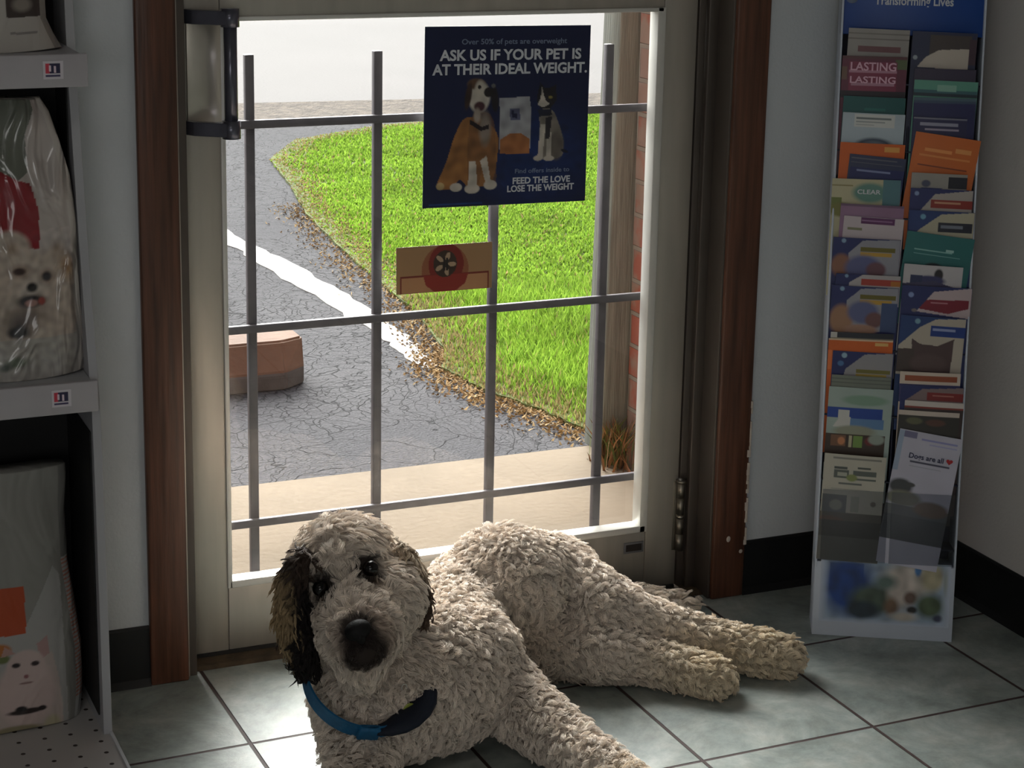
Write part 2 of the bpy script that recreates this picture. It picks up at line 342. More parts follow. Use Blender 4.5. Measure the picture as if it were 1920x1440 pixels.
def sheet(name, X, w_, h_, nu, nv, paint, m, parent, back=.0006, curve=0, label=None, origin=None):
    """a printed sheet with thickness: X maps (x right, y down, z out) to the world; paint(Paint) gets x,y in metres"""
    u = np.linspace(0, w_, nu); v = np.linspace(0, h_, nv); U, V = np.meshgrid(u, v); U = U.ravel(); V = V.ravel()
    p = Paint(U, V, (255, 255, 255)); paint(p)
    Z = -curve*np.sin(np.pi*U/w_)
    P = np.stack([U, V, Z], 1); n = len(P)
    # back face and rim
    rim = [i for i in range(nu)]+[r*nu+nu-1 for r in range(1, nv)]+[(nv-1)*nu+i for i in range(nu-2, -1, -1)]+[r*nu for r in range(nv-2, 0, -1)]
    PB = P[rim]+np.array([0, 0, back]); me = bpy.data.meshes.new(name); idx = np.arange(n).reshape(nv, nu)
    q = np.stack([idx[:-1, :-1], idx[1:, :-1], idx[1:, 1:], idx[:-1, 1:]], -1).reshape(-1, 4).tolist(); k = len(rim)
    q += [[rim[i], rim[(i+1) % k], n+(i+1) % k, n+i] for i in range(k)]+[[n+i for i in range(k)]]
    me.from_pydata(np.vstack([P, PB]).tolist(), [], q); cb = np.tile(lin((205, 205, 205)), (k, 1)); set_attr(me, 'print', np.vstack([p.c, cb]))
    me.materials.append(M[m]); me.transform(X); o = link(name, me, parent, origin)
    if label: o['label'] = label
    return o
def frame(o, x, y):
    """matrix from local (x,y,z) to the world with z = x cross y"""
    o, x, y = Vector(o), Vector(x).normalized(), Vector(y).normalized(); z = x.cross(y).normalized(); m_ = Matrix((x, y, z)).transposed().to_4x4(); m_.translation = o; return m_
def struct(o, label=None, cat=None): return props(o, label, cat, None, 'structure')
# ------------------------------------------------------------------ the room
WF = -.055                                  # inner face of the back wall
RX = 1.402                                  # inner face of the wall beside the rack
def boxes(name, lst, kind=None, parent=None, origin=None, bev=0):
    m_ = MB()
    for lo, hi, mt in lst: m_.box(lo, hi, mt, bev)
    return m_.ob(name, parent, origin)
struct(boxes('floor', [((-3.4, -5, -.03), (RX+.1, .0, 0), 'tile')]), 'grey slate-look tiles with dark brown grout across the room', 'floor')
struct(boxes('wall_back', [((-3.5, WF, 0), (-.03, .10, 2.6), 'wall'), ((.968, WF, 0), (RX+.1, .10, 2.6), 'wall'), ((-.03, WF, 2.09), (.968, .10, 2.6), 'wall')]), 'pale painted wall on both sides of the glass door', 'wall')
struct(boxes('wall_right', [((RX, -5, 0), (RX+.1, WF, 2.6), 'wall_right')]), 'pale wall at right angles to the door beside the leaflet rack', 'wall')
struct(boxes('wall_left', [((-3.5, -5, 0), (-3.4, WF, 2.6), 'wall')]), 'pale wall on the far side of the room', 'wall')
struct(boxes('wall_front', [((-3.5, -5.1, 0), (RX+.1, -5, 2.6), 'wall')]), 'pale wall behind the viewer', 'wall')
struct(boxes('ceiling', [((-3.5, -5.1, 2.6), (RX+.1, .10, 2.7), 'ceil')]), 'plain off-white ceiling', 'ceiling')
def base_run(name, a, b, label):
    m_ = MB(); a, b = Vector(a), Vector(b); d = (b-a).normalized(); n = Vector((d.y, -d.x, 0))
    prof = [(0, 0), (.013, 0), (.006, .012), (.005, .098), (.003, .102), (0, .102)]
    m_.prism([a+n*x+Vector((0, 0, z)) for x, z in prof], b-a, 'black_base'); return struct(m_.ob(name), label, 'baseboard')
base_run('baseboard_left', (-3.4, WF, 0), (-.084, WF, 0), 'black rubber baseboard between shelf unit and door')
base_run('baseboard_back', (1.021, WF, 0), (RX, WF, 0), 'black rubber baseboard between door and corner')
base_run('baseboard_right', (RX, WF, 0), (RX, -5, 0), 'black rubber baseboard along the wall behind the rack')
struct(boxes('trim_1', [((-.084, -.068, 0), (-.021, WF, 2.15), 'casing')], bev=.003), 'dark stained wood door casing beside the shelf unit', 'door casing')
t2 = struct(boxes('trim_2', [((.955, -.068, 0), (1.021, WF, 2.15), 'casing')], bev=.003), 'dark stained wood door casing beside the rack, paint chipped low down', 'door casing')
m_ = MB()
zz = .10
for k in range(26):
    zn = zz+random.uniform(.006, .016)
    if random.random() < .8: wd = random.uniform(.002, .006)*(1.0 if zz < .27 else .5); m_.box((1.0215-wd, -.0695, zz), (1.0225, -.055, zn), 'chip', .0004)
    zz = zn
m_.ball((.985, -.0685, .115), (.0045, .0008, .006), 'chip', 2); m_.ball((1.012, -.0685, .088), (.004, .0008, .004), 'chip', 2)
m_.ob('chipped_paint', t2)
struct(boxes('trim_3', [((-.084, -.068, 2.085), (1.021, WF, 2.155), 'casing')], bev=.003), 'dark stained wood casing over the door', 'door casing')
# metal door frame
m_ = MB()
m_.box((-.030, -.052, 0), (-.004, .095, 2.09), 'bronze', .001); m_.box((-.021, -.054, 0), (-.0165, -.02, 2.09), 'alu', .0006)
m_.box((.951, -.060, 0), (.968, .095, 2.09), 'bronze', .0015); m_.box((.9195, .004, 0), (.952, .095, 2.09), 'bronze', .002)
m_.box((.932, -.010, 0), (.952, .004, 2.09), 'bronze', .002)
m_.box((-.03, -.052, 2.062), (.968, .095, 2.09), 'bronze', .001)
struct(m_.ob('trim_4'), 'dark bronze metal frame around the glass door', 'door frame')
m_ = MB(); m_.prism([(0-.004, -.040, 0), (-.004, -.034, .006), (-.004, .10, .009), (-.004, .12, 0)], (.958, 0, 0), 'grime', .001); struct(m_.ob('trim_5'), 'worn brown threshold under the glass door', 'threshold')

# ------------------------------------------------------------------ the door
door = thing('door_1', (.457, .02, .012), 'aluminium framed glass door with a dark iron grille outside', 'door', kind='structure')
def dpart(name, lst, bev=.0012): return boxes(name, lst, parent=door, bev=bev)
GL, GR, GB, GT = .0676, .847, .128, 1.073
dpart('stile', [((0, 0, .012), (GL-.003, .045, 2.055), 'alu')]); dpart('stile', [((GR+.003, 0, .012), (.914, .045, 2.055), 'alu')])
dpart('bottom_rail', [((GL-.0022, .0005, .012), (GR+.0022, .045, GB-.003), 'alu')])
mr = dpart('middle_rail', [((GL-.0022, .0005, GT+.003), (GR+.0022, .045, 1.20), 'alu')])
dpart('top_rail', [((GL-.0022, .0005, 1.95), (GR+.0022, .045, 2.055), 'alu')])
def bead(z0, z1):
    t = .011
    return dpart('glazing_bead', [((GL-.004, -.003, z0-.004), (GL+.004, .028, z1+.004), 'bead'), ((GR-t, -.003, z0-.004), (GR+.004, .028, z1+.004), 'bead'),
        ((GL, -.003, z0-.004), (GR, .028, z0+.008), 'bead'), ((GL, -.003, z1-.003), (GR, .028, z1+.004), 'bead')], .001)
bead(GB, GT); bead(1.20, 1.95)
for z0, z1 in ((GB, GT), (1.20, 1.95)): dpart('glass', [((GL, .028, z0), (GR, .034, z1), 'glass')], 0)
dpart('door_sweep', [((.002, -.003, .003), (.912, .004, .013), 'rubber')], .0006)
for x in (.128, .348, .562, .775): dpart('upright_bar', [((x-.0074, .054, .085), (x+.0074, .068, 1.010), 'bar')], .0015)
for z in (.215, .556, .898): dpart('cross_bar', [((.030, .045, z-.0068), (.885, .0545, z+.0068), 'bar')], .0015)
hd = dpart('pull_handle', [((.010, -.004, .902), (.0655, .0, 1.088), 'alu_bright')], .0015)
m_ = MB()
for z in (.906, 1.080):
    m_.prism([(.010, -.002, z-.011), (.022, -.016, z-.011), (.060, -.036, z-.011), (.060, -.058, z-.011), (.050, -.050, z-.011), (.014, -.026, z-.011), (.004, -.008, z-.011)], (0, 0, .022), 'dark_metal', .0015)
    m_.tube([(.069, -.047, z-.014), (.069, -.047, z+.014)], .0145, 'dark_metal', 20)
m_.ob('handle_bracket', hd)
m_ = MB(); m_.tube([(.069, -.047, .9), (.069, -.047, 1.085)], .0105, 'dark_metal', 24); m_.ob('grip', hd)
m_ = MB()
for i, (z0, z1, r) in enumerate([(.080, .112, .0072), (.113, .142, .0068), (.143, .150, .0076), (.151, .182, .0068), (.183, .212, .0074), (.212, .217, .010)]): m_.tube([(.917, -.006, z0), (.917, -.006, z1)], r, 'steel', 16)
m_.box((.905, -.0015, .080), (.917, .0005, .214), 'steel', .0004); m_.ob('hinge', door)
m_ = MB(); [m_.tube([(.917, -.006, z0), (.917, -.006, z0+.03)], .007, 'steel', 16) for z0 in (1.78, 1.811, 1.842, 1.873)]; m_.ob('hinge', door)
m_ = MB(); m_.box((.806, -.0016, .085), (.846, .0006, .106), 'ink_grey', .0008); m_.box((.810, -.0022, .089), (.842, -.0010, .102), 'hole', .0004); m_.ob('maker_plate', door)

# ------------------------------------------------------------------ poster and sticker on the glass
PY = .0270
def glass_pt(px, py): return Vector(on_y(px, py, PY))
pA, pB, pD = glass_pt(797, 50), glass_pt(1108, 47), glass_pt(792, 391)
PW, PH = (pB-pA).length, (pD-pA).length
Xp = frame(pA, pB-pA, pD-pA)
def pp(x, y):   # photo pixel -> poster plane metres
    return ((x-795)/(1103-795)*PW, (y-50)/(385-50)*PH)
def pin(base): return [pp(*q) for q in base]
def paint_poster(p):
    k = PW/308; p.c[:] = lin((10, 22, 62)); p.noise(.03, 14, 5)
    p.ell(*pp(1010, 300), 130*k, 110*k, (8, 44, 104), 0, 1.0, .8)
    p.rect(*pp(806, 378), *pp(905, 381), (24, 60, 120))
    W_, T_, D_ = (176, 170, 160), (140, 96, 52), (26, 20, 20)
    # sitting brown and white dog
    p.spoly(pin([(868, 215), (905, 220), (935, 250), (932, 300), (925, 345), (880, 352), (862, 330), (850, 352), (822, 352), (820, 340), (838, 300), (850, 255)]), T_)
    p.spoly(pin([(880, 205), (925, 210), (930, 300), (932, 345), (918, 345), (906, 300), (898, 352), (880, 355), (875, 290)]), (108, 74, 46), .6)
    p.ell(*pp(908, 240), 14*k, 36*k, (128, 118, 110), 0, .5); p.ell(*pp(886, 352), 15*k, 9*k, W_); p.ell(*pp(920, 346), 13*k, 9*k, W_); p.ell(*pp(856, 348), 12*k, 8*k, W_); p.ell(*pp(827, 345), 8*k, 7*k, (160, 140, 100))
    p.poly(pin([(912, 290), (922, 345), (912, 346), (900, 300)]), W_); p.poly(pin([(880, 300), (892, 300), (896, 350), (878, 350)]), W_)
    p.ell(*pp(896, 180), 22*k, 30*k, W_, 0, .2); p.ell(*pp(890, 156), 19*k, 11*k, (84, 60, 40), 0, .3); p.ell(*pp(876, 178), 7*k, 28*k, (50, 32, 24), .15, .3); p.ell(*pp(925, 185), 8*k, 26*k, (24, 18, 24), -.1, .3)
    p.ell(*pp(898, 170), 13*k, 22*k, (178, 172, 160), 0, .3); p.ell(*pp(897, 198), 12*k, 10*k, (60, 26, 34), 0, .3); p.ell(*pp(913, 172), 9*k, 9*k, D_); p.ell(*pp(896, 162), 3.5*k, 3.5*k, D_); p.ell(*pp(922, 160), 4*k, 4*k, (90, 90, 90)); p.ell(*pp(893, 215), 8*k, 16*k, (150, 140, 130), 0, .4)
    p.poly(pin([(880, 222), (902, 236), (915, 232), (915, 240), (900, 244), (879, 230)]), (28, 18, 26))
    # food bag
    p.poly(pin([(934, 183), (990, 182), (994, 205), (993, 290), (936, 288)]), (150, 152, 158)); p.poly(pin([(936, 262), (955, 250), (975, 250), (993, 262), (993, 290), (936, 288)]), (150, 96, 56)); p.poly(pin([(953, 203), (972, 203), (974, 226), (955, 226)]), (84, 88, 116)); p.poly(pin([(957, 207), (962, 207), (962, 213), (968, 213), (968, 222), (958, 220)]), (20, 26, 60))
    # black and white cat
    p.spoly(pin([(1010, 205), (1035, 205), (1050, 240), (1058, 270), (1058, 300), (1010, 303), (1008, 290), (1014, 260), (1010, 235)]), (118, 112, 104)); p.ell(*pp(1044, 275), 16*k, 30*k, (96, 90, 84), 0, .3)
    p.poly(pin([(1012, 235), (1022, 235), (1018, 300), (1008, 300)]), W_); p.poly(pin([(1026, 250), (1034, 250), (1034, 300), (1024, 300)]), W_); p.ell(*pp(1009, 299), 9*k, 5*k, W_); p.ell(*pp(1030, 300), 11*k, 5*k, W_)
    p.poly(pin([(1010, 155), (1018, 167), (1032, 165), (1040, 160), (1042, 190), (1030, 205), (1012, 205), (1004, 190), (1006, 172)]), (24, 22, 28)); p.spoly(pin([(1012, 158), (1020, 190), (1030, 196), (1018, 203), (1004, 198), (1012, 186)]), W_); p.poly(pin([(1006, 206), (1032, 206), (1034, 218), (1010, 220)]), (22, 26, 44))
    m0 = p.c.copy(); p.noise(.22, 260, 8); bgm = (np.abs(m0-lin((10, 22, 62))).sum(1) < .03)[:, None]; p.c = np.where(bgm, m0, p.c)
    p.ell(*pp(1030, 184), 4*k, 3*k, (130, 120, 60)); p.poly(pin([(1022, 222), (1034, 220), (1030, 262), (1022, 262)]), (40, 38, 44)); p.ell(*pp(1060, 287), 8*k, 3*k, (22, 24, 40), .3)
poster = sheet('poster', Xp, PW, PH, 200, 216, paint_poster, 'print', None, .0007, label=None, origin=pA+(pD-pA)/2+(pB-pA)/2)
props(poster, 'dark blue square pet weight poster taped to the door glass', 'poster')
Xl = frame(pA-Vector((0, .0006, 0)), pB-pA, -(pD-pA))
def LL(s, x, y, x1, h, m, bold=.02): a = pp(x, y); b = pp(x1, y); return (s, a[0], -a[1], b[0]-a[0], h*PW/308, m, bold, 'LEFT')
lettering('lettering', [LL('Over 50% of pets are overweight', 862, 83, 1058, 13, 'ink_pale', .012), LL('ASK US IF YOUR PET IS', 822, 112, 1086, 25, 'ink_white', .03), LL('AT THEIR IDEAL WEIGHT.', 809, 138, 1098, 25, 'ink_white', .03),
    LL('Find offers inside to', 966, 326, 1070, 11, 'ink_pale', .012), LL('FEED THE LOVE', 962, 346, 1072, 15.5, 'ink_white', .03), LL('LOSE THE WEIGHT', 952, 361, 1080, 15.5, 'ink_white', .03)], poster, Xl)
sA, sB, sD = glass_pt(743, 465), glass_pt(923, 453), glass_pt(743, 553); SW, SH = (sB-sA).length, (sD-sA).length
def paint_sticker(p):
    k = SW/180; f = lambda x, y: ((x-743)*k, (y-459)*k)
    p.c[:] = lin((158, 124, 88)); p.noise(.02, 30, 3)
    p.ell(*f(834, 503), 44*k, 44*k, (134, 74, 48), 0, 0, .8); p.ell(*f(836, 494), 33*k, 37*k, (118, 38, 30), 0, 0); p.rect(*f(750, 512), *f(917, 545), (176, 130, 92)); p.ell(*f(834, 503), 44*k, 44*k, (134, 44, 34), 0, 0, .0)
    for x0, y0, x1, y1 in ((750, 511, 917, 514), (750, 542, 917, 545), (750, 511, 753, 545), (914, 511, 917, 545)): p.rect(*f(x0, y0), *f(x1, y1), (112, 38, 26))
    p.poly([f(793, 512), (878-743 and (878-743)*k, (512-459)*k), f(872, 530), f(850, 545), f(818, 545), f(798, 530)], (136, 44, 34))
    p.ell(*f(834, 493), 22*k, 24*k, (58, 44, 34), 0, 0)
    for q in range(5):
        a = q*1.2566+.4; p.ell((834-743+13*math.sin(a))*k, (493-459-14*math.cos(a))*k, 4.2*k, 7.5*k, (168, 146, 120), a, 0)
    p.rect(*f(830, 482), *f(834, 505), (30, 24, 22)); p.rect(*f(836, 482), *f(839, 505), (30, 24, 22))
st = sheet('sticker', frame(sA, sB-sA, sD-sA), SW, SH, 140, 74, paint_sticker, 'print', None, .0004, origin=sA+(sB-sA)/2)
props(st, 'small tan sticker with a red-brown round badge, stuck on the glass below the poster', 'sticker')

# ------------------------------------------------------------------ shelf unit
SX = -.190
unit = thing('display_shelf', (-.65, -.2, 0), 'grey metal display shelf unit holding pet food bags', 'shelf')
prof = [(-.060, 0), (-.268, 0), (-.268, .03), (-.262, .40), (-.256, .53), (-.200, .78), (-.160, 1.0), (-.150, 1.12), (-.150, 1.75), (-.060, 1.75)]
for x in (SX-.013, -1.10):
    m_ = MB(); m_.prism([(x, y, z) for y, z in prof], (.013, 0, 0), 'shelf', .001); m_.ob('side_panel', unit)
boxes('dark_side_sheet', [((SX-.0155, -.245, .05), (SX-.0135, -.062, .50), 'black_panel'), ((SX-.0155, -.15, .62), (SX-.0135, -.062, 1.0), 'black_panel')], parent=unit)  # thin black sheets over the inner face of the side panel
boxes('back_panel', [((-1.087, -.066, .0), (SX-.014, -.060, 1.75), 'black_panel')], parent=unit)
def deck_mat():
    k = NT('perforated_deck'); t = k.n('TexCoord'); mp = k.n('Mapping'); mp.inputs['Scale'].default_value = (26, 26, 1); k.l(t.outputs['Object'], mp.inputs[0])
    fr = k.n('VectorMath', operation='FRACTION'); k.l(mp.outputs[0], fr.inputs[0]); sp = k.n('SeparateXYZ'); k.l(fr.outputs[0], sp.inputs[0]); cb = k.n('CombineXYZ'); k.l(sp.outputs[0], cb.inputs[0]); k.l(sp.outputs[1], cb.inputs[1])
    d = k.n('VectorMath', operation='DISTANCE'); k.l(cb.outputs[0], d.inputs[0]); d.inputs[1].default_value = (.5, .5, 0)
    k.l(k.ramp(d.outputs['Value'], [(.085, (50, 40, 38)), (.10, (178, 174, 172))]), k.b.inputs['Base Color']); k.b.inputs['Roughness'].default_value = .45; return k.m
M['deck'] = deck_mat()
boxes('base_deck', [((-1.087, -.4415, 0), (SX-.001, -.4398, .0275), 'shelf_strip'), ((-1.087, -.44, 0), (SX-.001, -.066, .028), 'deck'), ((SX-.004, -.44, 0), (SX+.0005, -.268, .031), 'white')], parent=unit)
def shelf_board(z, zb):
    s = boxes('shelf_board', [((-1.087, -.262, z-.02), (SX-.014, -.066, z), 'shelf')], parent=unit)
    boxes('price_rail', [((-1.09, -.272, z-.045), (SX-.006, -.262, z+.001), 'shelf_strip')], parent=s, bev=.0015)
    def lab(p):
        p.c[:] = lin((206, 200, 206)); p.rect(.003, .003, .014, .017, (196, 56, 76)); p.rect(.0095, .003, .024, .017, (34, 30, 66)); p.rect(.008, .006, .011, .014, (220, 200, 210)); p.rect(.015, .007, .018, .016, (220, 200, 210)); p.rect(.003, .019, .024, .0215, (60, 52, 90))
    sheet('logo_label', frame((zb, -.2725, z-.008), (1, 0, 0), (0, 0, -1)), .028, .025, 30, 28, lab, 'print', s, .0004)
    return s
shelf_board(.584, -.263); shelf_board(1.056, -.258); shelf_board(1.50, -.258)

def bag(name, right, yb, half, d0, d1, zbot, ztop, paint, m, label, nz=280, nth=480, e=3.2, flat_top=False):
    """right: [(z, x)] silhouette; the cross-section is a soft rounded box that thins towards the top"""
    zs = np.linspace(zbot, ztop, nz); rz = [a for a, b in right]; rxv = [b for a, b in right]; xr = np.interp(zs, rz, rxv); xc = max(rxv)-half
    th = np.linspace(0, 2*np.pi, nth, endpoint=False); P = []; uv = []
    for i, z in enumerate(zs):
        t = (z-zbot)/(ztop-zbot); hw = xr[i]-xc; dep = d0*(1-t**1.7)+d1*t**1.7
        if i == 0: hw *= .96; dep *= .9
        c, s_ = np.cos(th), np.sin(th); k = (np.abs(c)**e+np.abs(s_)**e)**(-1/e)
        P.append(np.stack([xc+hw*k*c, yb+dep*k*s_+.002*np.sin(z*60+th*3)*t, np.full(nth, z)+.0015*np.sin(th*5+z*40)], 1))
    P = np.vstack(P); idx = np.arange(nz*nth).reshape(nz, nth); nx = np.roll(idx, -1, 1)
    q = np.stack([idx[:-1], nx[:-1], nx[1:], idx[1:]], -1).reshape(-1, 4).tolist(); q += [idx[0][::-1].tolist(), idx[-1].tolist()]
    me = bpy.data.meshes.new(name); me.from_pydata(P.tolist(), [], q)
    for p_ in me.polygons: p_.use_smooth = True
    p = Paint(P[:, 0], P[:, 2], (180, 180, 176)); p.side = np.tile((np.cos(th) > .80) & (np.sin(th) > -.75), nz); paint(p); p.c *= .78; set_attr(me, 'print', p.c); me.materials.append(M[m])
    o = link(name, me, None, (xc, yb, zbot)); return props(o, label, 'bag of pet food')
def sil(pts, y): return sorted([(float(on_y(a, b, y)[2]), float(on_y(a, b, y)[0])) for a, b in pts])
def Q(y): return lambda a, b: (float(on_y(a, b, y)[0]), float(on_y(a, b, y)[2]))
# white bag with a fluffy white dog on it
q2 = Q(-.235); s2 = .00080
def paint2(p):
    p.c[:] = lin((196, 186, 180)); g = q2
    p.poly([g(-90, 165), g(60, 165), g(72, 215), g(55, 260), g(58, 330), g(40, 345), g(10, 338), g(-90, 300)], (112, 116, 104))
    p.poly([g(-90, 325), g(5, 328), g(40, 345), g(62, 350), g(78, 400), g(78, 470), g(-90, 470)], (146, 14, 30))
    F = (198, 182, 168)
    for cx, cy, rx, ry in ((30, 520, 62, 60), (85, 545, 50, 78), (112, 520, 34, 60), (20, 470, 42, 36), (-40, 560, 60, 100), (60, 620, 80, 60), (120, 600, 34, 70)): p.ell(*g(cx, cy), rx*s2, ry*s2, F, 0, .25)
    p.ell(*g(130, 505), 20*s2, 36*s2, (160, 124, 88), .2, .6, .7); p.ell(*g(138, 680), 24*s2, 40*s2, (150, 120, 90), 0, .8, .6)
    p.rect(-1, -1, 1, g(0, 640)[1], (176, 172, 166), .8); p.ell(*g(30, 680), 30*s2, 14*s2, (120, 128, 112), 0, .6); p.ell(*g(10, 690), 14*s2, 10*s2, (76, 84, 76), 0, .6)
    for cx, cy, rx, ry, c, a in ((40, 512, 26, 18, (120, 92, 76), .8), (90, 522, 20, 20, (120, 92, 76), .8), (62, 545, 34, 22, (216, 206, 196), .7), (56, 590, 52, 44, (110, 92, 82), .7), (36, 612, 40, 34, (52, 42, 40), .8), (24, 470, 20, 18, (150, 124, 100), .6), (112, 470, 18, 22, (150, 124, 100), .5)): p.ell(*g(cx, cy), rx*s2, ry*s2, c, 0, .8, a)
    for cx, cy, rx, ry, c in ((38, 512, 15, 8, (60, 34, 30)), (90, 521, 11, 11, (36, 16, 30)), (62, 541, 13, 11, (14, 12, 14)), (60, 566, 32, 14, (30, 22, 24)), (60, 570, 14, 8, (196, 150, 140)), (80, 566, 8, 9, (160, 66, 56)), (34, 624, 24, 14, (24, 22, 24)), (92, 622, 30, 12, (196, 180, 166))): p.ell(*g(cx, cy), rx*s2, ry*s2, c, 0, .45)
    m0 = p.c.copy(); p.noise(.16, 420, 3); k_ = (p.y < g(0, 440)[1])[:, None]; p.c = np.where(k_, p.c, m0)
    p.c[p.side] = lin((206, 198, 190))
    # creases of the film print stay pale
bag('pet_food_bag', sil([(66, 168), (96, 212), (114, 262), (134, 330), (147, 420), (153, 520), (158, 620), (161, 690), (158, 712)], -.19), -.17, .15, .068, .018, .5845, .985, paint2, 'print_bag', 'glossy bag showing a fluffy white dog under a red patch, on the middle shelf')
# grey bag with a white cat on it
q3 = Q(-.215); s3 = .00078
def paint3(p):
    p.c[:] = lin((150, 148, 142)); g = q3
    p.poly([g(105, 1072), g(118, 1090), g(135, 1420), g(-90, 1420), g(-90, 1190), g(46, 1190)], (178, 176, 172)); p.rect(*g(-90, 1212), *g(48, 1106), (186, 74, 22)); p.rect(-1, g(0, 901)[1], g(50, 0)[0], 1, (170, 66, 34))
    p.ell(*g(0, 1225), 26*s3, 16*s3, (186, 112, 40), 0, .3); p.ell(*g(5, 1240), 20*s3, 10*s3, (110, 120, 70), 0, .4)
    W_ = (212, 190, 184); p.poly([g(70, 1212), g(90, 1196), g(95, 1230), g(80, 1240)], (186, 150, 146)); p.poly([g(2, 1236), g(10, 1216), g(30, 1228)], (190, 150, 140))
    p.poly([g(-90, 1300), g(0, 1290), g(100, 1225), g(112, 1270), g(120, 1320), g(122, 1385), g(-90, 1400)], (196, 180, 172)); p.ell(*g(50, 1300), 62*s3, 76*s3, W_, 0, .2); p.ell(*g(50, 1252), 40*s3, 36*s3, W_, 0, .15)
    for cx, cy, rx, ry, c in ((31, 1250, 10, 6, (40, 28, 34)), (67, 1246, 10, 6, (50, 34, 36)), (50, 1270, 6, 5, (150, 96, 100)), (50, 1282, 16, 3, (150, 120, 116)), (50, 1334, 44, 7, (52, 40, 38)), (40, 1330, 14, 7, (30, 24, 26)), (80, 1328, 10, 6, (40, 30, 30)), (30, 1370, 60, 12, (150, 140, 110)), (100, 1360, 20, 24, (190, 180, 150))): p.ell(*g(cx, cy), rx*s3, ry*s3, c, 0, .35)
    sd = p.side; zz_ = p.y; top = g(0, 1075)[1]; sub = sd & (zz_ < top); p.c[sub] = lin((190, 190, 188)); st_ = sub & ((zz_*160 % 1) < .42) & (zz_ > g(0, 1340)[1]); p.c[st_] = lin((196, 130, 110)); p.c[sd & (zz_ >= top)] = lin((128, 126, 122))
bag('pet_food_bag', sil([(122, 884), (120, 950), (124, 1040), (136, 1110), (149, 1190), (151, 1270), (145, 1340), (134, 1392)], -.15), -.150, .15, .066, .022, .0285, float(on_y(60, 884, -.18)[2]), paint3, 'print_bag2', 'grey bag with an orange square and a white cat, on the bottom deck')
q1 = Q(-.22)
def paint1(p):
    g = q1; p.c[:] = lin((196, 190, 182)); p.rect(*g(10, 32), g(84, 0)[0], 2, (70, 58, 54)); p.ell(*g(40, 8), 22*s2, 16*s2, (150, 140, 130), 0, .5); p.rect(*g(16, 64), *g(70, 58), (150, 144, 140)); p.c[p.side] = lin((150, 145, 138))
bag('pet_food_bag', sil([(116, 88), (100, 60), (86, 30), (84, 0), (84, -60)], -.18)+[(1.36, float(on_y(60, 0, -.2)[0]))], -.165, .15, .07, .03, 1.0565, 1.36, paint1, 'print_bag2', 'pale bag with a dark picture band standing on the upper shelf')
# ------------------------------------------------------------------ leaflet rack
RA = math.radians(-28.9); EX = Vector((math.cos(RA), math.sin(RA), 0)); EN = Vector((math.sin(RA), -math.cos(RA), 0)); RB = Vector((1.045, -.268, 0)); LEAN = .14; RW = .242
UPV = (Vector((0, 0, 1))-EN*LEAN).normalized()      # up along the leaning front
NF = EX.cross(UPV).normalized()                     # out of the front, towards the room
def rk(x, s, o): return RB+EX*x+UPV*s+NF*o
rack = thing('leaflet_rack', tuple(RB+EX*RW/2), 'tall white freestanding leaflet rack with two columns of leaflets and a blue header', 'leaflet rack', rz=RA)
Xr = frame(RB, EX, UPV)
def rbox(name, lst, bev=.001, parent=rack):
    m_ = MB()
    for lo, hi, mt in lst: m_.box(lo, hi, mt, bev)
    return m_.ob(name, parent, None, Xr)
rbox('base_box', [((0, .0, -.078), (RW, .132, -.002), 'rack_white')])
rbox('side_panel', [((0, .12, -.078), (.0035, 1.24, -.001), 'rack_white')]); rbox('side_panel', [((RW-.0035, .12, -.078), (RW, 1.24, -.001), 'rack_white')])
rbox('back_panel', [((.0035, .12, -.078), (RW-.0035, 1.50, -.074), 'navy')])
rbox('column_divider', [((RW*.505-.002, .16, -.070), (RW*.505+.002, 1.045, -.013), 'navy')])
hp = rbox('header_panel', [((.0, 1.05, -.030), (RW, 1.50, -.012), 'rack_blue')])
for i, s in enumerate(np.arange(.16, 1.08, .115)): rbox('pocket_shelf', [((.0035, s, -.074), (RW-.0035, s+.003, -.006-.0*i), 'navy')], .0005)
for x0, x1 in ((.007, RW*.505-.003), (RW*.505+.003, RW-.006)): rbox('clear_pocket', [((x0, .136, .0060), (x1, .262, .0075), 'clear')], .0003)
def rack_at(px, py, off=0):
    P0 = RB+NF*off; d = Vector(ray(px, py)); c = Vector(CAM); t = ((P0-c).dot(NF))/d.dot(NF); h = c+d*t-RB; return h.dot(EX), h.dot(UPV)
xa, sa = rack_at(1640, 8, -.012); xb, _ = rack_at(1788, 8, -.012)
lettering('lettering', [('Transforming Lives', xa, sa, xb-xa, .021, 'ink_white', .02, 'LEFT')], hp, Xr @ Matrix.Translation((0, 0, -.0115)))
m_ = MB(); a_, b_ = rack_at(1598, -6, -.012); m_.tube([(a_, b_, -.012), (a_, b_, -.0112)], .011, 'ink_pale', 28); m_.ob('round_logo', hp, None, Xr)
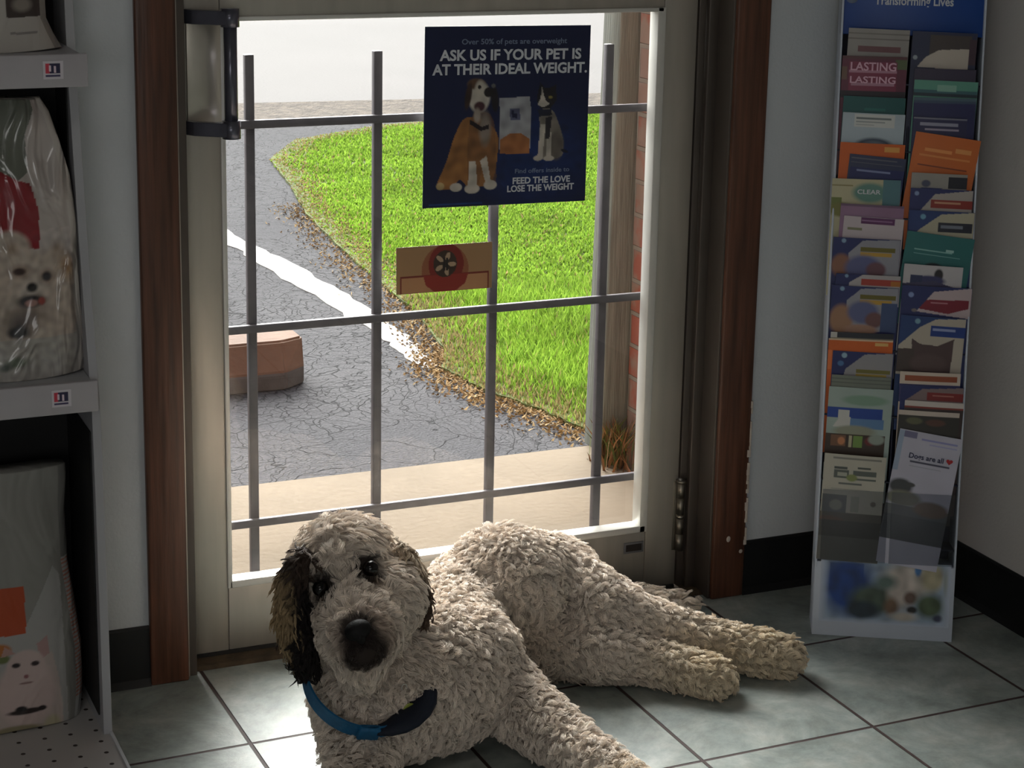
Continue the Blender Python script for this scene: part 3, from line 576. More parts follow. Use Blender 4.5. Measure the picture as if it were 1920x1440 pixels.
# picture on the foot of the rack
xa, sa = rack_at(1540, 1047); xb, sb = rack_at(1778, 1178); fw_, fh_ = xb-xa, sa-sb
def paint_foot(p):
    f = lambda x, y: (((x-1540)/238)*fw_, ((y-1047)/131)*fh_); k = fw_/238
    p.c[:] = lin((150, 168, 190)); p.ell(*f(1590, 1100), 62*k, 74*k, (18, 62, 132), 0, .5); p.rect(*f(1558, 1055), *f(1618, 1110), (20, 58, 124), .7)
    for x, y, rx, ry, c, a in ((1700, 1085, 60, 46, (176, 170, 162), .9), (1745, 1075, 26, 34, (168, 160, 132), .9), (1718, 1060, 8, 16, (70, 120, 176), .9), (1640, 1128, 56, 36, (72, 88, 74), .9), (1620, 1150, 40, 22, (30, 48, 60), .9), (1690, 1105, 34, 46, (190, 180, 172), .8), (1706, 1120, 16, 16, (96, 76, 66), .8), (1742, 1135, 34, 30, (74, 90, 64), .8), (1710, 1145, 12, 9, (24, 20, 22), .9), (1672, 1140, 18, 24, (110, 86, 66), .7), (1695, 1160, 34, 12, (176, 170, 160), .7), (1758, 1160, 12, 9, (50, 56, 80), .8), (1660, 1090, 30, 20, (90, 110, 104), .6), (1770, 1085, 6, 30, (110, 114, 80), .6)): p.ell(*f(x, y), rx*k, ry*k, c, 0, .4, a)
    p.noise(.22, 210, 9)
    x, y = p.x/fw_, p.y/fh_; e = np.clip(np.minimum(np.minimum(x, 1-x)*14, np.minimum(y*30, (1-y)*12)), 0, 1)[:, None]; p.c = p.c*e+lin((190, 200, 216))*(1-e)
sheet('foot_picture', Xr @ Matrix.Translation((xa, sa, -.001)) @ Matrix.Diagonal((1, -1, -1, 1)), fw_, fh_, 120, 66, paint_foot, 'print', rack, .0008)

# leaflets: one row per leaflet, (column, left px, top px, right px, tilt in degrees, base colour, ink, label)
# ink: R x0 y0 x1 y1 colour / E cx cy rx ry colour / P points colour, in photo pixels from the leaflet's upper corner
NV, WH, OR, MR, GN, YL, GY = (28, 38, 96), (196, 194, 190), (206, 96, 26), (120, 30, 46), (30, 104, 104), (176, 150, 56), (112, 112, 118)
def wedge(h=60, c=WH): return ('P', [(50, 0), (130, 0), (130, 70), (20, 60), (30, 22)], c)
LF = [
 ('L', 1592, 52, 1707, 1, (150, 146, 142), [('R', 0, 8, 130, 10, (120, 116, 112)), ('R', 0, 18, 130, 20, (118, 112, 110)), ('R', 20, 33, 100, 44, (110, 70, 74))], 'pale grey leaflet at the top of the first rack column', None),
 ('L', 1580, 104, 1702, 0, (98, 40, 62), [('R', 0, 0, 122, 5, (90, 50, 56)), ('R', 100, 6, 122, 24, (84, 96, 62)), ('R', 0, 20, 10, 45, (110, 84, 70)), ('R', 14, 10, 104, 66, (128, 46, 74)), ('R', 14, 27, 104, 31, (180, 130, 150)), ('R', 18, 50, 100, 56, (176, 128, 148)), ('R', 0, 66, 122, 80, (40, 30, 40))], 'magenta leaflet reading LASTING twice in pink capitals', [('LASTING', 16, 27, 102, 22, 'ink_pink'), ('LASTING', 16, 51, 102, 18, 'ink_pink')]),
 ('L', 1582, 179, 1699, 1, (18, 84, 84), [('R', 40, 22, 80, 26, (30, 104, 100))], 'plain dark teal leaflet showing only its upper edge', None),
 ('L', 1581, 210, 1698, 1, (176, 190, 200), [('R', 22, 2, 98, 26, (206, 208, 206)), ('R', 26, 8, 92, 12, (110, 118, 120)), ('R', 26, 16, 80, 18, (150, 156, 158)), ('R', 26, 21, 60, 23, (150, 156, 158)), ('E', 62, 62, 40, 18, (60, 72, 92)), ('E', 62, 68, 34, 18, (120, 128, 140))], 'pale blue and white leaflet between the teal and orange ones', None),
 ('L', 1576, 266, 1698, 1, OR, [('R', 84, 6, 112, 16, (222, 160, 80)), ('R', 18, 22, 22, 60, (190, 84, 20))], 'orange leaflet with a yellow tab behind a navy striped one', None),
 ('L', 1594, 288, 1700, 4, (46, 52, 84), [('R', 4, 6, 90, 8, (96, 98, 110)), ('R', 4, 14, 100, 16, (96, 98, 110)), ('R', 4, 24, 106, 60, (24, 34, 92)), ('R', 16, 28, 80, 32, (130, 140, 180))], 'navy leaflet with grey printed lines, tipped against the orange one', None),
 ('L', 1561, 334, 1690, 0, (186, 180, 148), [('E', 72, 26, 38, 22, (96, 138, 128), ), ('R', 96, 0, 130, 50, (84, 124, 134)), ('R', 0, 12, 40, 14, (140, 130, 90)), ('R', 0, 36, 20, 60, (110, 120, 60)), ('E', 20, 60, 30, 16, (120, 118, 60))], 'cream and teal leaflet with an oval reading CLEAR', [('CLEAR', 48, 28, 92, 12, 'ink_white')]),
 ('L', 1577, 381, 1696, 1, (146, 112, 142), [('R', 0, 0, 120, 4, (110, 84, 110))], 'lilac leaflet edge between the CLEAR leaflet and a white one', None),
 ('L', 1583, 404, 1696, 2, (196, 184, 190), [('R', 32, 1, 96, 13, (94, 40, 92)), ('R', 8, 22, 36, 26, (130, 130, 100)), ('R', 34, 5, 92, 8, (150, 110, 150))], 'white leaflet with a purple title band', None),
 ('L', 1563, 444, 1690, 1, NV, [('P', [(30, 30), (56, 4), (127, 0), (127, 80), (30, 80)], (150, 150, 160)), ('R', 52, 16, 118, 25, (104, 96, 30)), ('R', 52, 26, 112, 34, (190, 150, 60)), ('E', 18, 54, 22, 26, (140, 96, 76)), ('E', 60, 58, 40, 30, (92, 96, 140)), ('E', 84, 60, 22, 18, (110, 74, 84)), ('E', 20, 6, 5, 5, (130, 160, 190))], 'navy swoosh leaflet with a mustard band, upper of two alike', None),
 ('L', 1568, 512, 1690, 1, NV, [('P', [(26, 16), (50, 0), (122, 0), (122, 60), (20, 50)], (176, 170, 172)), ('R', 48, 8, 122, 20, (168, 60, 48)), ('R', 104, 10, 122, 20, (176, 110, 40)), ('E', 20, 4, 4, 4, (130, 160, 190))], 'navy leaflet with a red and orange band, mostly hidden', None),
 ('L', 1560, 534, 1686, 1, NV, [('P', [(30, 28), (56, 4), (126, 0), (126, 84), (30, 90)], (150, 150, 160)), ('R', 54, 15, 122, 24, (104, 96, 30)), ('R', 54, 25, 114, 34, (190, 150, 60)), ('E', 22, 66, 26, 34, (160, 120, 92)), ('E', 62, 50, 34, 26, (92, 98, 140)), ('E', 84, 64, 20, 18, (110, 74, 74)), ('R', 96, 30, 126, 86, (60, 78, 120)), ('E', 60, 84, 36, 12, (170, 130, 110)), ('E', 20, 6, 5, 5, (130, 160, 190))], 'navy swoosh leaflet with a mustard band and a dog, lower of two alike', None),
 ('L', 1558, 622, 1676, 0, (40, 42, 52), [('R', 0, 0, 12, 20, WH), ('R', 0, 10, 118, 14, (150, 140, 120))], 'black leaflet edge just above the lower orange leaflet', None),
 ('L', 1554, 634, 1675, 0, OR, [('R', 0, 0, 122, 3, (220, 190, 160)), ('R', 88, 5, 112, 12, (224, 180, 110)), ('R', 0, 22, 8, 60, (226, 120, 60))], 'orange leaflet in the lower half of the first column', None),
 ('L', 1562, 657, 1676, 1, NV, [('P', [(26, 34), (60, 4), (114, 0), (114, 60), (20, 60)], (150, 148, 152)), ('R', 46, 34, 110, 41, (120, 112, 50)), ('R', 46, 42, 104, 48, (176, 150, 70)), ('E', 22, 8, 6, 6, (150, 180, 200)), ('E', 16, 24, 7, 6, (70, 110, 160))], 'navy swoosh leaflet in front of the lower orange leaflet', None),
 ('L', 1560, 702, 1672, 1, (120, 126, 116), [('R', 0, 6, 112, 8, (100, 106, 98)), ('R', 0, 13, 112, 15, (100, 106, 98))], 'grey-green stack edge above the pale teal leaflet', None),
 ('L', 1555, 724, 1676, 1, (162, 178, 172), [('E', 70, 24, 50, 12, (130, 160, 140)), ('R', 0, 40, 104, 60, (32, 68, 150)), ('R', 20, 44, 42, 62, (200, 200, 196)), ('P', [(12, 78), (24, 58), (44, 58), (58, 78)], (200, 200, 196)), ('R', 44, 60, 108, 80, (96, 132, 176)), ('E', 54, 86, 46, 14, (150, 152, 134)), ('R', 0, 92, 112, 150, (60, 44, 34)), ('R', 10, 94, 38, 116, (120, 84, 60)), ('E', 30, 106, 8, 9, (196, 130, 90)), ('R', 44, 94, 50, 118, (190, 180, 150)), ('R', 52, 94, 70, 118, (120, 150, 76)), ('E', 84, 104, 12, 10, (110, 40, 40)), ('E', 96, 100, 18, 12, (150, 160, 150))], 'pale teal leaflet with a photo of a white house', None),
 ('L', 1547, 849, 1663, 2, (186, 182, 168), [('R', 16, 6, 108, 9, (130, 128, 120)), ('R', 20, 24, 44, 28, (70, 76, 72)), ('R', 64, 22, 88, 26, (70, 76, 72)), ('R', 20, 30, 48, 46, (84, 90, 84)), ('R', 26, 34, 44, 42, (170, 170, 156)), ('R', 56, 30, 100, 40, (90, 96, 90)), ('R', 56, 44, 100, 48, (90, 96, 90)), ('E', 54, 44, 12, 8, (130, 140, 80)), ('R', 30, 54, 74, 58, (96, 100, 96)), ('R', 16, 66, 90, 67, (140, 140, 132)), ('R', 2, 78, 48, 112, (100, 104, 102)), ('E', 28, 98, 14, 12, (150, 150, 140)), ('R', 56, 80, 72, 110, (160, 158, 146)), ('E', 98, 92, 6, 6, (120, 110, 100)), ('R', 0, 112, 120, 200, (96, 90, 80)), ('E', 20, 130, 30, 12, (110, 84, 70)), ('R', 0, 128, 120, 160, (70, 68, 62)), ('R', 0, 160, 120, 210, (100, 98, 92))], 'cream leaflet with small grey diagrams in the lowest pocket of the first column', None),
 ('R', 1712, 58, 1834, 1, (20, 30, 66), [('R', 34, 6, 112, 60, (62, 52, 50)), ('P', [(14, 66), (28, 48), (52, 34), (108, 30), (108, 70), (14, 68)], (190, 180, 168)), ('R', 108, 12, 122, 60, (60, 34, 50)), ('E', 8, 50, 5, 5, (150, 160, 170))], 'dark navy leaflet with a white curved panel at the top of the second column', None),
 ('R', 1715, 128, 1831, 0, (44, 34, 62), [], 'dark purple leaflet edge under the curved white panel', None),
 ('R', 1715, 149, 1835, 1, (88, 150, 132), [('R', 0, 18, 120, 24, (50, 96, 104)), ('R', 44, 8, 80, 20, (130, 176, 160)), ('R', 0, 24, 120, 30, (20, 44, 56))], 'sea green leaflet in the second column', None),
 ('R', 1714, 182, 1831, 0, (20, 24, 80), [('R', 0, 0, 118, 6, (70, 96, 112)), ('R', 0, 6, 118, 10, (50, 70, 96))], 'dark navy leaflet with a slim grey-blue top edge', None),
 ('R', 1714, 219, 1814, 1, (30, 30, 74), [('R', 0, 0, 100, 3, (120, 120, 136)), ('R', 12, 9, 84, 15, (150, 150, 170)), ('R', 22, 20, 86, 24, (160, 150, 170))], 'narrow navy leaflet with white title lines behind the tilted orange one', None),
 ('R', 1718, 246, 1842, 7, (204, 104, 34), [('R', 22, 28, 74, 34, (230, 150, 80)), ('R', 14, 40, 110, 44, (222, 140, 70)), ('R', 80, 22, 110, 30, (224, 150, 80)), ('R', 14, 60, 108, 63, (120, 50, 20))], 'bright orange leaflet leaning crookedly out of the second column', None),
 ('R', 1710, 323, 1815, 1, (150, 146, 140), [('R', 70, 6, 105, 28, (22, 22, 36)), ('E', 28, 20, 10, 8, (60, 64, 90)), ('P', [(0, 46), (20, 28), (60, 28), (30, 50), (0, 60)], (40, 54, 110))], 'pale leaflet with a black block just below the tilted orange one', None),
 ('R', 1708, 352, 1826, 1, NV, [('P', [(20, 44), (46, 10), (118, 0), (118, 60)], (170, 162, 156)), ('R', 40, 20, 118, 36, (140, 40, 28)), ('R', 46, 24, 96, 28, (200, 150, 120)), ('E', 12, 10, 5, 5, (130, 150, 190))], 'navy swoosh leaflet with a dark red band', None),
 ('R', 1706, 393, 1829, 1, (26, 52, 110), [('P', [(22, 36), (60, 6), (123, 0), (123, 50), (10, 50)], (178, 172, 150)), ('R', 56, 22, 120, 40, (22, 26, 44)), ('R', 60, 27, 102, 33, (120, 126, 140)), ('E', 26, 12, 6, 6, (110, 160, 190))], 'blue swoosh leaflet with a black band', None),
 ('R', 1702, 432, 1830, 6, GN, [('R', 18, 32, 90, 34, (130, 180, 176)), ('R', 18, 40, 106, 42, (120, 172, 170)), ('R', 78, 26, 92, 31, (150, 190, 186)), ('E', 60, 64, 20, 10, (20, 30, 40))], 'teal leaflet with white lines, leaning to one side', None),
 ('R', 1696, 494, 1807, 2, (190, 186, 190), [('E', 66, 18, 10, 14, (30, 24, 30)), ('E', 50, 30, 34, 12, (52, 52, 96)), ('R', 14, 20, 36, 44, (34, 44, 84)), ('P', [(0, 38), (60, 30), (110, 44), (110, 70), (0, 70)], (60, 56, 90))], 'white leaflet with a small black dog', None),
 ('R', 1692, 534, 1824, 1, NV, [('P', [(30, 50), (60, 10), (132, 0), (132, 60)], (190, 172, 176)), ('P', [(34, 44), (48, 26), (128, 24), (128, 40), (90, 52)], (124, 20, 44)), ('R', 56, 30, 88, 33, (180, 120, 130)), ('E', 18, 18, 6, 6, (130, 150, 200)), ('E', 26, 48, 6, 4, (120, 110, 110))], 'navy swoosh leaflet with a maroon band', None),
 ('R', 1690, 590, 1813, 2, (24, 56, 110), [('P', [(12, 48), (36, 22), (66, 4), (123, 0), (123, 116), (0, 116), (0, 60)], (184, 174, 160)), ('R', 58, 17, 123, 38, (20, 56, 130)), ('R', 62, 21, 104, 27, (150, 160, 200)), ('P', [(24, 44), (40, 54), (74, 56), (104, 40), (102, 110), (30, 112)], (80, 60, 60)), ('P', [(0, 66), (30, 64), (36, 112), (0, 112)], (72, 58, 54)), ('E', 60, 92, 40, 22, (92, 72, 70)), ('E', 32, 10, 6, 6, (120, 160, 180))], 'leaflet with a grey cat under a blue band', None),
 ('R', 1688, 696, 1802, 0, (206, 190, 176), [('R', 9, 7, 108, 18, (150, 76, 44)), ('R', 0, 24, 114, 60, (60, 60, 110))], 'white framed leaflet with a rust brown title strip', None),
 ('R', 1690, 721, 1808, 1, NV, [('P', [(10, 30), (40, 6), (118, 0), (118, 40)], (130, 110, 110)), ('R', 50, 12, 118, 28, (126, 32, 32)), ('R', 60, 16, 100, 19, (170, 110, 100))], 'navy leaflet with a brick red band below the rust strip', None),
 ('R', 1697, 750, 1808, 1, (60, 44, 44), [('R', 0, 0, 112, 10, (206, 196, 190)), ('R', 0, 10, 112, 14, (130, 50, 40))], 'white topped leaflet edge low in the second column', None),
 ('R', 1686, 768, 1800, 1, (52, 48, 44), [('R', 0, 0, 114, 9, (200, 186, 176)), ('E', 30, 20, 18, 8, (96, 96, 70)), ('E', 70, 22, 22, 8, (90, 60, 50))], 'white topped dark leaflet edge directly above the lavender leaflet', None),
 ('R', 1688, 803, 1808, 8, (186, 184, 200), [('R', 10, 2, 34, 14, (110, 108, 140)), ('R', 0, 2, 10, 80, (150, 166, 190)), ('R', 44, 12, 112, 15, (140, 140, 190)), ('R', 60, 20, 112, 22, (160, 160, 200)), ('R', 30, 57, 106, 60, (70, 70, 90)), ('R', 30, 66, 90, 68, (150, 150, 164)), ('E', 22, 110, 26, 18, (56, 58, 60)), ('E', 40, 104, 10, 5, (60, 60, 60)), ('E', 30, 132, 40, 18, (120, 120, 104)), ('R', 0, 146, 130, 170, (92, 96, 98)), ('E', 86, 146, 40, 18, (116, 96, 84)), ('R', 0, 166, 130, 215, (74, 78, 84))], 'lavender leaflet reading Dogs are all with a red heart, leaning in the lowest pocket', [('Dogs are all', 26, 52, 92, 14, 'ink_navy')]),
]
def add_leaflets():
    for i, (colm, x0, y0, x1, tilt, base, ink, label, words) in enumerate(LF):
        last = y0 > 800; off = .0045 if not last else .0035
        a0, b0 = rack_at(x0, y0, off); a1, b1 = rack_at(x1, y0, off); wd = abs(a1-a0); k = wd/(x1-x0)
        top = RB+EX*a0+UPV*b0+NF*off
        ht = min(.205, max(.06, b0-.135)) if not last else b0-.137
        tl = math.radians(tilt); up = (Vector((0, 0, 1))-EN*(.03 if not last else LEAN)).normalized(); up = (up-EX*up.dot(EX)).normalized()
        xd = EX*math.cos(tl)-up*math.sin(tl); dd_ = -up*math.cos(tl)-EX*math.sin(tl)
        # the image row of the rack already falls to one side: keep tilt relative to it
        def paint(p, k=k, base=base, ink=ink):
            p.c[:] = lin(base); p.noise(.03, 90, i)
            for q in ink:
                if q[0] == 'R': p.rect(q[1]*k, q[2]*k, q[3]*k, q[4]*k, q[5])
                elif q[0] == 'E': p.ell(q[1]*k, q[2]*k, q[3]*k, q[4]*k, q[5], 0, .3)
                else: p.poly([(a*k, b*k) for a, b in q[1]], q[2])
        X = frame(top, xd, dd_); nv = int(ht/.0011)
        o = sheet('leaflet', X, wd, ht, 104, nv, paint, 'print', None, .0009, .0012, origin=top)
        props(o, label, 'leaflet', 'leaflets in the rack')
        if words:
            Xw = frame(top+X.to_3x3().col[2]*(-.0019), xd, -dd_)
            lettering('lettering', [(s, a*k, -b*k, (c-a)*k, h*k*1.0, m, .02, 'LEFT') for s, a, b, c, h, m in words], o, Xw)
            if last:
                m_ = MB(); cx_, cy_ = 103*k, -47*k; r = 6*k
                pts = [Vector((cx_+r*1.0*(math.sin(t)**3)*1.05, cy_+r/16*(13*math.cos(t)-5*math.cos(2*t)-2*math.cos(3*t)-math.cos(4*t)), 0)) for t in np.linspace(0, 2*math.pi, 40, endpoint=False)]
                m_.prism(pts, (0, 0, .0004), 'ink_red'); m_.ob('heart', o, None, Xw)
add_leaflets()

# ------------------------------------------------------------------ outside
G = -.08
struct(boxes('slab', [((-2.5, .10, -.2), (3.6, .925, -.03), 'slab')], bev=.004), 'cream concrete step slab outside the door', 'slab')
struct(boxes('asphalt', [((-9, .90, -.3), (14, 6.75, G), 'asphalt')]), 'grey cracked asphalt parking area', 'asphalt')
struct(boxes('road', [((-40, 6.7, -.3), (60, 40, G-.01), 'road')]), 'pale sunlit road beyond the lawn', 'road')
struct(boxes('field', [((-120, 40, -.4), (120, 200, G-.02), 'soil')]), 'grassy ground on the far side of the road', 'field')
m_ = MB(); pts = [(-9, 6.35), (1.9, 6.42), (4.2, 6.30), (9, 5.9), (14, 5.7), (14, 6.4), (9, 6.75), (3.2, 6.92), (2.0, 7.05), (-9, 7.3)]
m_.prism([(x, y, G-.02) for x, y in pts], (0, 0, .026), 'gravel'); struct(m_.ob('gravel_strip'), 'brown gravel strip along the road edge', 'gravel')
m_ = MB(); pl = [(.80, 5.6), (.93, 4.6), (1.0, 3.9), (1.045, 3.45), (1.07, 3.0), (1.10, 2.5), (1.12, 2.15), (1.115, 1.93), (1.12, 1.83)]; pr_ = [(1.165, 1.84), (1.18, 1.95), (1.195, 2.2), (1.205, 2.52), (1.17, 3.05), (1.13, 3.5), (1.08, 3.95), (1.0, 4.65), (.87, 5.6)]
def jag(pts, a=.012):
    out = []
    for (x0, y0), (x1, y1) in zip(pts, pts[1:]):
        for t in np.linspace(0, 1, 9)[:-1]: out.append((x0+(x1-x0)*t+random.uniform(-a, a), y0+(y1-y0)*t))
    return out+[pts[-1]]
m_.prism([(x, y, G-.004) for x, y in jag(pl)+jag(pr_)], (0, 0, .007), 'line_paint'); struct(m_.ob('painted_line'), 'worn white parking line beside the lawn', 'parking line')
m_ = MB(); x1 = .785
def ring(x, ins): return [(x, 1.762+ins, G-.002), (x, 1.762+ins, G+.047), (x, 1.80+ins*.6, G+.125), (x, 1.93-ins*.6, G+.125), (x, 1.985-ins, G+.047), (x, 1.985-ins, G-.002)]
t = bmesh.new(); R_ = [[t.verts.new(p) for p in ring(x, i)] for x, i in ((-1.05, .05), (-.98, 0), (.70, 0), (.765, .05))]
for A, B in zip(R_, R_[1:]):
    for j in range(6): t.faces.new((A[j], A[(j+1) % 6], B[(j+1) % 6], B[j]))
t.faces.new(R_[0][::-1]); t.faces.new(R_[-1]); bmesh.ops.recalc_face_normals(t, faces=t.faces[:]); bmesh.ops.bevel(t, geom=[e for e in t.edges], offset=.006, segments=2, affect='EDGES'); m_.add(t, 'bumper', False)
m_.b.faces.ensure_lookup_table(); li = m_.mi('bumper_low')
for f in m_.b.faces:
    if f.calc_center_median().z < G+.044: f.material_index = li
props(m_.ob('parking_bumper', None, (0, 1.87, G)), 'tan painted concrete wheel stop lying on the asphalt', 'wheel stop')
# lawn
LP = [(1.30, 1.10), (1.245, 1.36), (1.18, 1.58), (1.16, 1.80), (1.235, 1.98), (1.31, 2.4), (1.36, 3.1), (1.46, 4.0), (1.60, 4.72), (1.68, 5.25), (1.95, 5.75), (2.5, 6.08), (2.9, 6.16), (4.2, 6.2), (9, 5.8), (12, 5.6), (12, .95), (1.32, .95)]
m_ = MB(); m_.prism([(x, y, G-.02) for x, y in jag(LP[:13], .006)+LP[13:]], (0, 0, .03), 'soil'); struct(m_.ob('lawn_ground'), 'soil bed under the lawn', 'lawn')
def inside(x, y, poly):
    ins = np.zeros(len(x), bool); n = len(poly)
    for i in range(n):
        x1, y1 = poly[i]; x2, y2 = poly[(i+1) % n]
        if y1 == y2: continue
        ins ^= ((y1 > y) != (y2 > y)) & (x < (x2-x1)*(y-y1)/(y2-y1)+x1)
    return ins
def blades(name, x, y, h, wd, tint, m, lean=.5, z0=G+.005):
    n = len(x); a = rng.uniform(0, 2*np.pi, n); la = rng.uniform(0, 2*np.pi, n); L = h*lean*rng.uniform(.2, 1.3, n)
    bx, by = np.cos(a)*wd, np.sin(a)*wd; z = np.full(n, z0)
    v = np.stack([np.stack([x-bx, y-by, z], 1), np.stack([x+bx, y+by, z], 1), np.stack([x+bx*.7+np.cos(la)*L*.4, y+by*.7+np.sin(la)*L*.4, z+h*.6], 1), np.stack([x-bx*.7+np.cos(la)*L*.4, y-by*.7+np.sin(la)*L*.4, z+h*.6], 1), np.stack([x+np.cos(la)*L, y+np.sin(la)*L, z+h], 1)], 1).reshape(-1, 3)
    i = np.arange(n)*5; me = bpy.data.meshes.new(name)
    loops = np.stack([i, i+1, i+2, i+3, i+3, i+2, i+4], 1).ravel(); me.vertices.add(len(v)); me.vertices.foreach_set('co', v.ravel().astype(np.float32)); me.loops.add(len(loops)); me.loops.foreach_set('vertex_index', loops.astype(np.int32))
    me.polygons.add(2*n); me.polygons.foreach_set('loop_start', np.stack([np.arange(n)*7, np.arange(n)*7+4], 1).ravel().astype(np.int32)); me.update(calc_edges=True)
    set_attr(me, 'tint', np.repeat(tint, 5, 0)); me.materials.append(M[m]); return link(name, me)
def scatter(n, x0, x1, y0, y1):
    x = rng.uniform(x0, x1, n); y = rng.uniform(y0, y1, n); k = inside(x, y, LP); return x[k], y[k]
parts_ = [scatter(60000, 1.15, 2.4, .95, 2.6), scatter(70000, 1.3, 3.4, 2.6, 4.5), scatter(60000, 1.4, 4.5, 4.5, 6.25), scatter(30000, 2.4, 8, .95, 6.1)]
gx = np.concatenate([p[0] for p in parts_]); gy = np.concatenate([p[1] for p in parts_])
ed = np.min(np.stack([np.hypot(gx-a, gy-b) for a, b in jag(LP[:13], 0)]), 0)
tt = rng.uniform(0, 1, len(gx)); pat = .5+.5*np.sin(gx*7+2*np.sin(gy*5))*np.cos(gy*6+1.7*np.sin(gx*4))
ga, gb = lin((136, 166, 62)), lin((102, 138, 42)); tint = ga*tt[:, None]+gb*(1-tt[:, None]); tint = tint*(.8+.35*pat[:, None])
dry = (rng.uniform(0, 1, len(gx)) < np.clip(.85-ed*4.5, .03, 1)); tint[dry] = lin((140, 124, 84))*rng.uniform(.7, 1.1, (dry.sum(), 1))
hh = np.where(gy < 2.6, rng.uniform(.02, .055, len(gx)), rng.uniform(.012, .026, len(gx)))*np.clip(.35+ed*3.5, .3, 1); wd_ = np.where(gy < 2.6, .0022, .005)
props(blades('lawn_grass', gx, gy, hh, wd_, tint, 'grass'), 'bright green mown grass beyond the parking line', 'grass', None, 'stuff')
n = 9000; ii = rng.integers(0, 13, n); pa = np.array(LP[:13]); pb = np.array(LP[1:14]); t_ = rng.uniform(0, 1, (n, 1)); c_ = pa[ii]*(1-t_)+pb[ii]*t_; keep = (c_[:, 1] < 4.2); c_ = c_[keep]; n = len(c_)
c_ += rng.normal(0, .05, (n, 2)); tn = lin((176, 150, 108))*rng.uniform(.5, 1.15, (n, 1)); props(blades('dry_leaf_litter', c_[:, 0]-.01, c_[:, 1], np.full(n, .007), np.full(n, .004), tn, 'straw', 2.0, G+.002), 'straw coloured dry clippings along the lawn edge', 'leaf litter', None, 'stuff')
# wooden post, brick pier and brick reveal
m_ = MB(); Xs = Matrix.Translation((1.18, .86, G)) @ Matrix.Shear('XY', 4, (.018, 0)) @ Matrix.Translation((-1.18, -.86, -G))
m_.box((1.180, .86, -.032), (1.268, .948, 2.6), 'post_wood', .004, Xs); props(m_.ob('wooden_post', None, (1.224, .904, -.03)), 'weathered grey square wooden post at the edge of the slab', 'post')
m_ = MB(); m_.box((1.245, .80, -.031), (1.75, .858, 2.6), 'brick', .003); struct(m_.ob('brick_pier'), 'brick pier behind the wooden post', 'brick wall')
m_ = MB(); m_.box((1.022, .10, -.031), (3.6, .385, 2.6), 'brick', .003); m_.box((-3.6, .10, -.031), (-.10, .17, 2.6), 'brick', .003); m_.box((-.1, .10, 2.12), (1.03, .17, 2.6), 'brick', .003); struct(m_.ob('brick_wall'), 'red brick outer wall around the door', 'brick wall')
n = 500; cx_ = rng.normal(1.195, .022, n); cy_ = rng.normal(.80, .04, n); kk = (cx_ > 1.13) & (cx_ < 1.222) & (cy_ < .86) & (cy_ > .66); cx_, cy_ = cx_[kk], cy_[kk]; n = len(cx_)
tn = np.where(rng.uniform(0, 1, (n, 1)) < .5, lin((104, 112, 58))[None], lin((150, 108, 70))[None])*rng.uniform(.4, 1.1, (n, 1)); props(blades('weed_tuft', cx_, cy_, rng.uniform(.01, .10, n), np.full(n, .003), tn, 'straw', .5, -.030), 'dry weeds gathered at the foot of the wooden post', 'weeds', None, 'stuff')
# ------------------------------------------------------------------ the dog
from mathutils.kdtree import KDTree
def Yp(px, py, y): return Vector(on_y(px, py, y))
def Zp(px, py, z): return Vector(on_z(px, py, z))
def fuse(m_, voxel, smooth, name):
    """fuse overlapping rounded volumes into one continuous skin"""
    me = m_.mesh(name+'_raw'); o = bpy.data.objects.new(name+'_raw', me); COL.objects.link(o)
    r = o.modifiers.new('r', 'REMESH'); r.mode = 'VOXEL'; r.voxel_size = voxel; r.use_smooth_shade = True
    s = o.modifiers.new('s', 'SMOOTH'); s.factor = .5; s.iterations = smooth
    dg = bpy.context.evaluated_depsgraph_get(); dg.update(); out = bpy.data.meshes.new_from_object(o.evaluated_get(dg)); out.name = name
    bpy.data.objects.remove(o); bpy.data.meshes.remove(me); out.materials.clear(); return out
HC = Vector((.125, -.47, .283)); HF = (Vector(CAM)-HC).normalized(); tl = math.radians(22)
r0 = (Vector(RT)-HF*Vector(RT).dot(HF)).normalized(); u0 = HF.cross(r0)
HR = r0*math.cos(tl)+u0*math.sin(tl); HU = u0*math.cos(tl)-r0*math.sin(tl)
def h(r, u, f): return HC+HR*r+HU*u+HF*f
HX = Matrix((HR, HU, HF)).transposed()
m_ = MB()
V = Vector
def limb(pts, rs): m_.tube(pts, rs, 'skin', 20); [m_.ball(p, r, 'skin') for p, r in zip(pts, rs)]
limb([V((.175, -.455, .115)), V((.265, -.435, .115)), V((.322, -.345, .120)), V((.368, -.265, .122)), V((.43, -.19, .125))], [.100, .104, .088, .078, .080])
limb([h(0, -.03, -.05), V((.15, -.43, .20)), V((.20, -.43, .14))], [.066, .074, .092])
limb([V((.33, -.425, .135)), Zp(915, 1275, .095), Zp(985, 1335, .066), Zp(1065, 1395, .048), Zp(1140, 1450, .040), Zp(1225, 1515, .034), Zp(1270, 1545, .030)], [.072, .060, .046, .036, .031, .029, .034])
limb([V((.14, -.48, .09)), V((.095, -.58, .05)), V((.07, -.70, .035)), V((.065, -.76, .03))], [.065, .040, .030, .034])
# upper hind leg: thigh, knee, hock, paw
limb([V((.475, -.215, .148)), Zp(1035, 1098, .125), Zp(1115, 1140, .105), Zp(1190, 1170, .080), Zp(1270, 1190, .058), Zp(1350, 1207, .045), Zp(1430, 1225, .036), Zp(1468, 1232, .033)], [.098, .080, .062, .047, .036, .031, .034, .030])
# lower hind leg
limb([V((.47, -.27, .060)), Zp(1040, 1205, .055), Zp(1130, 1222, .055), Zp(1210, 1236, .042), Zp(1285, 1258, .034), Zp(1340, 1272, .030)], [.060, .054, .046, .034, .030, .029])
limb([V((.36, -.34, .06)), V((.43, -.28, .05))], [.045, .040])
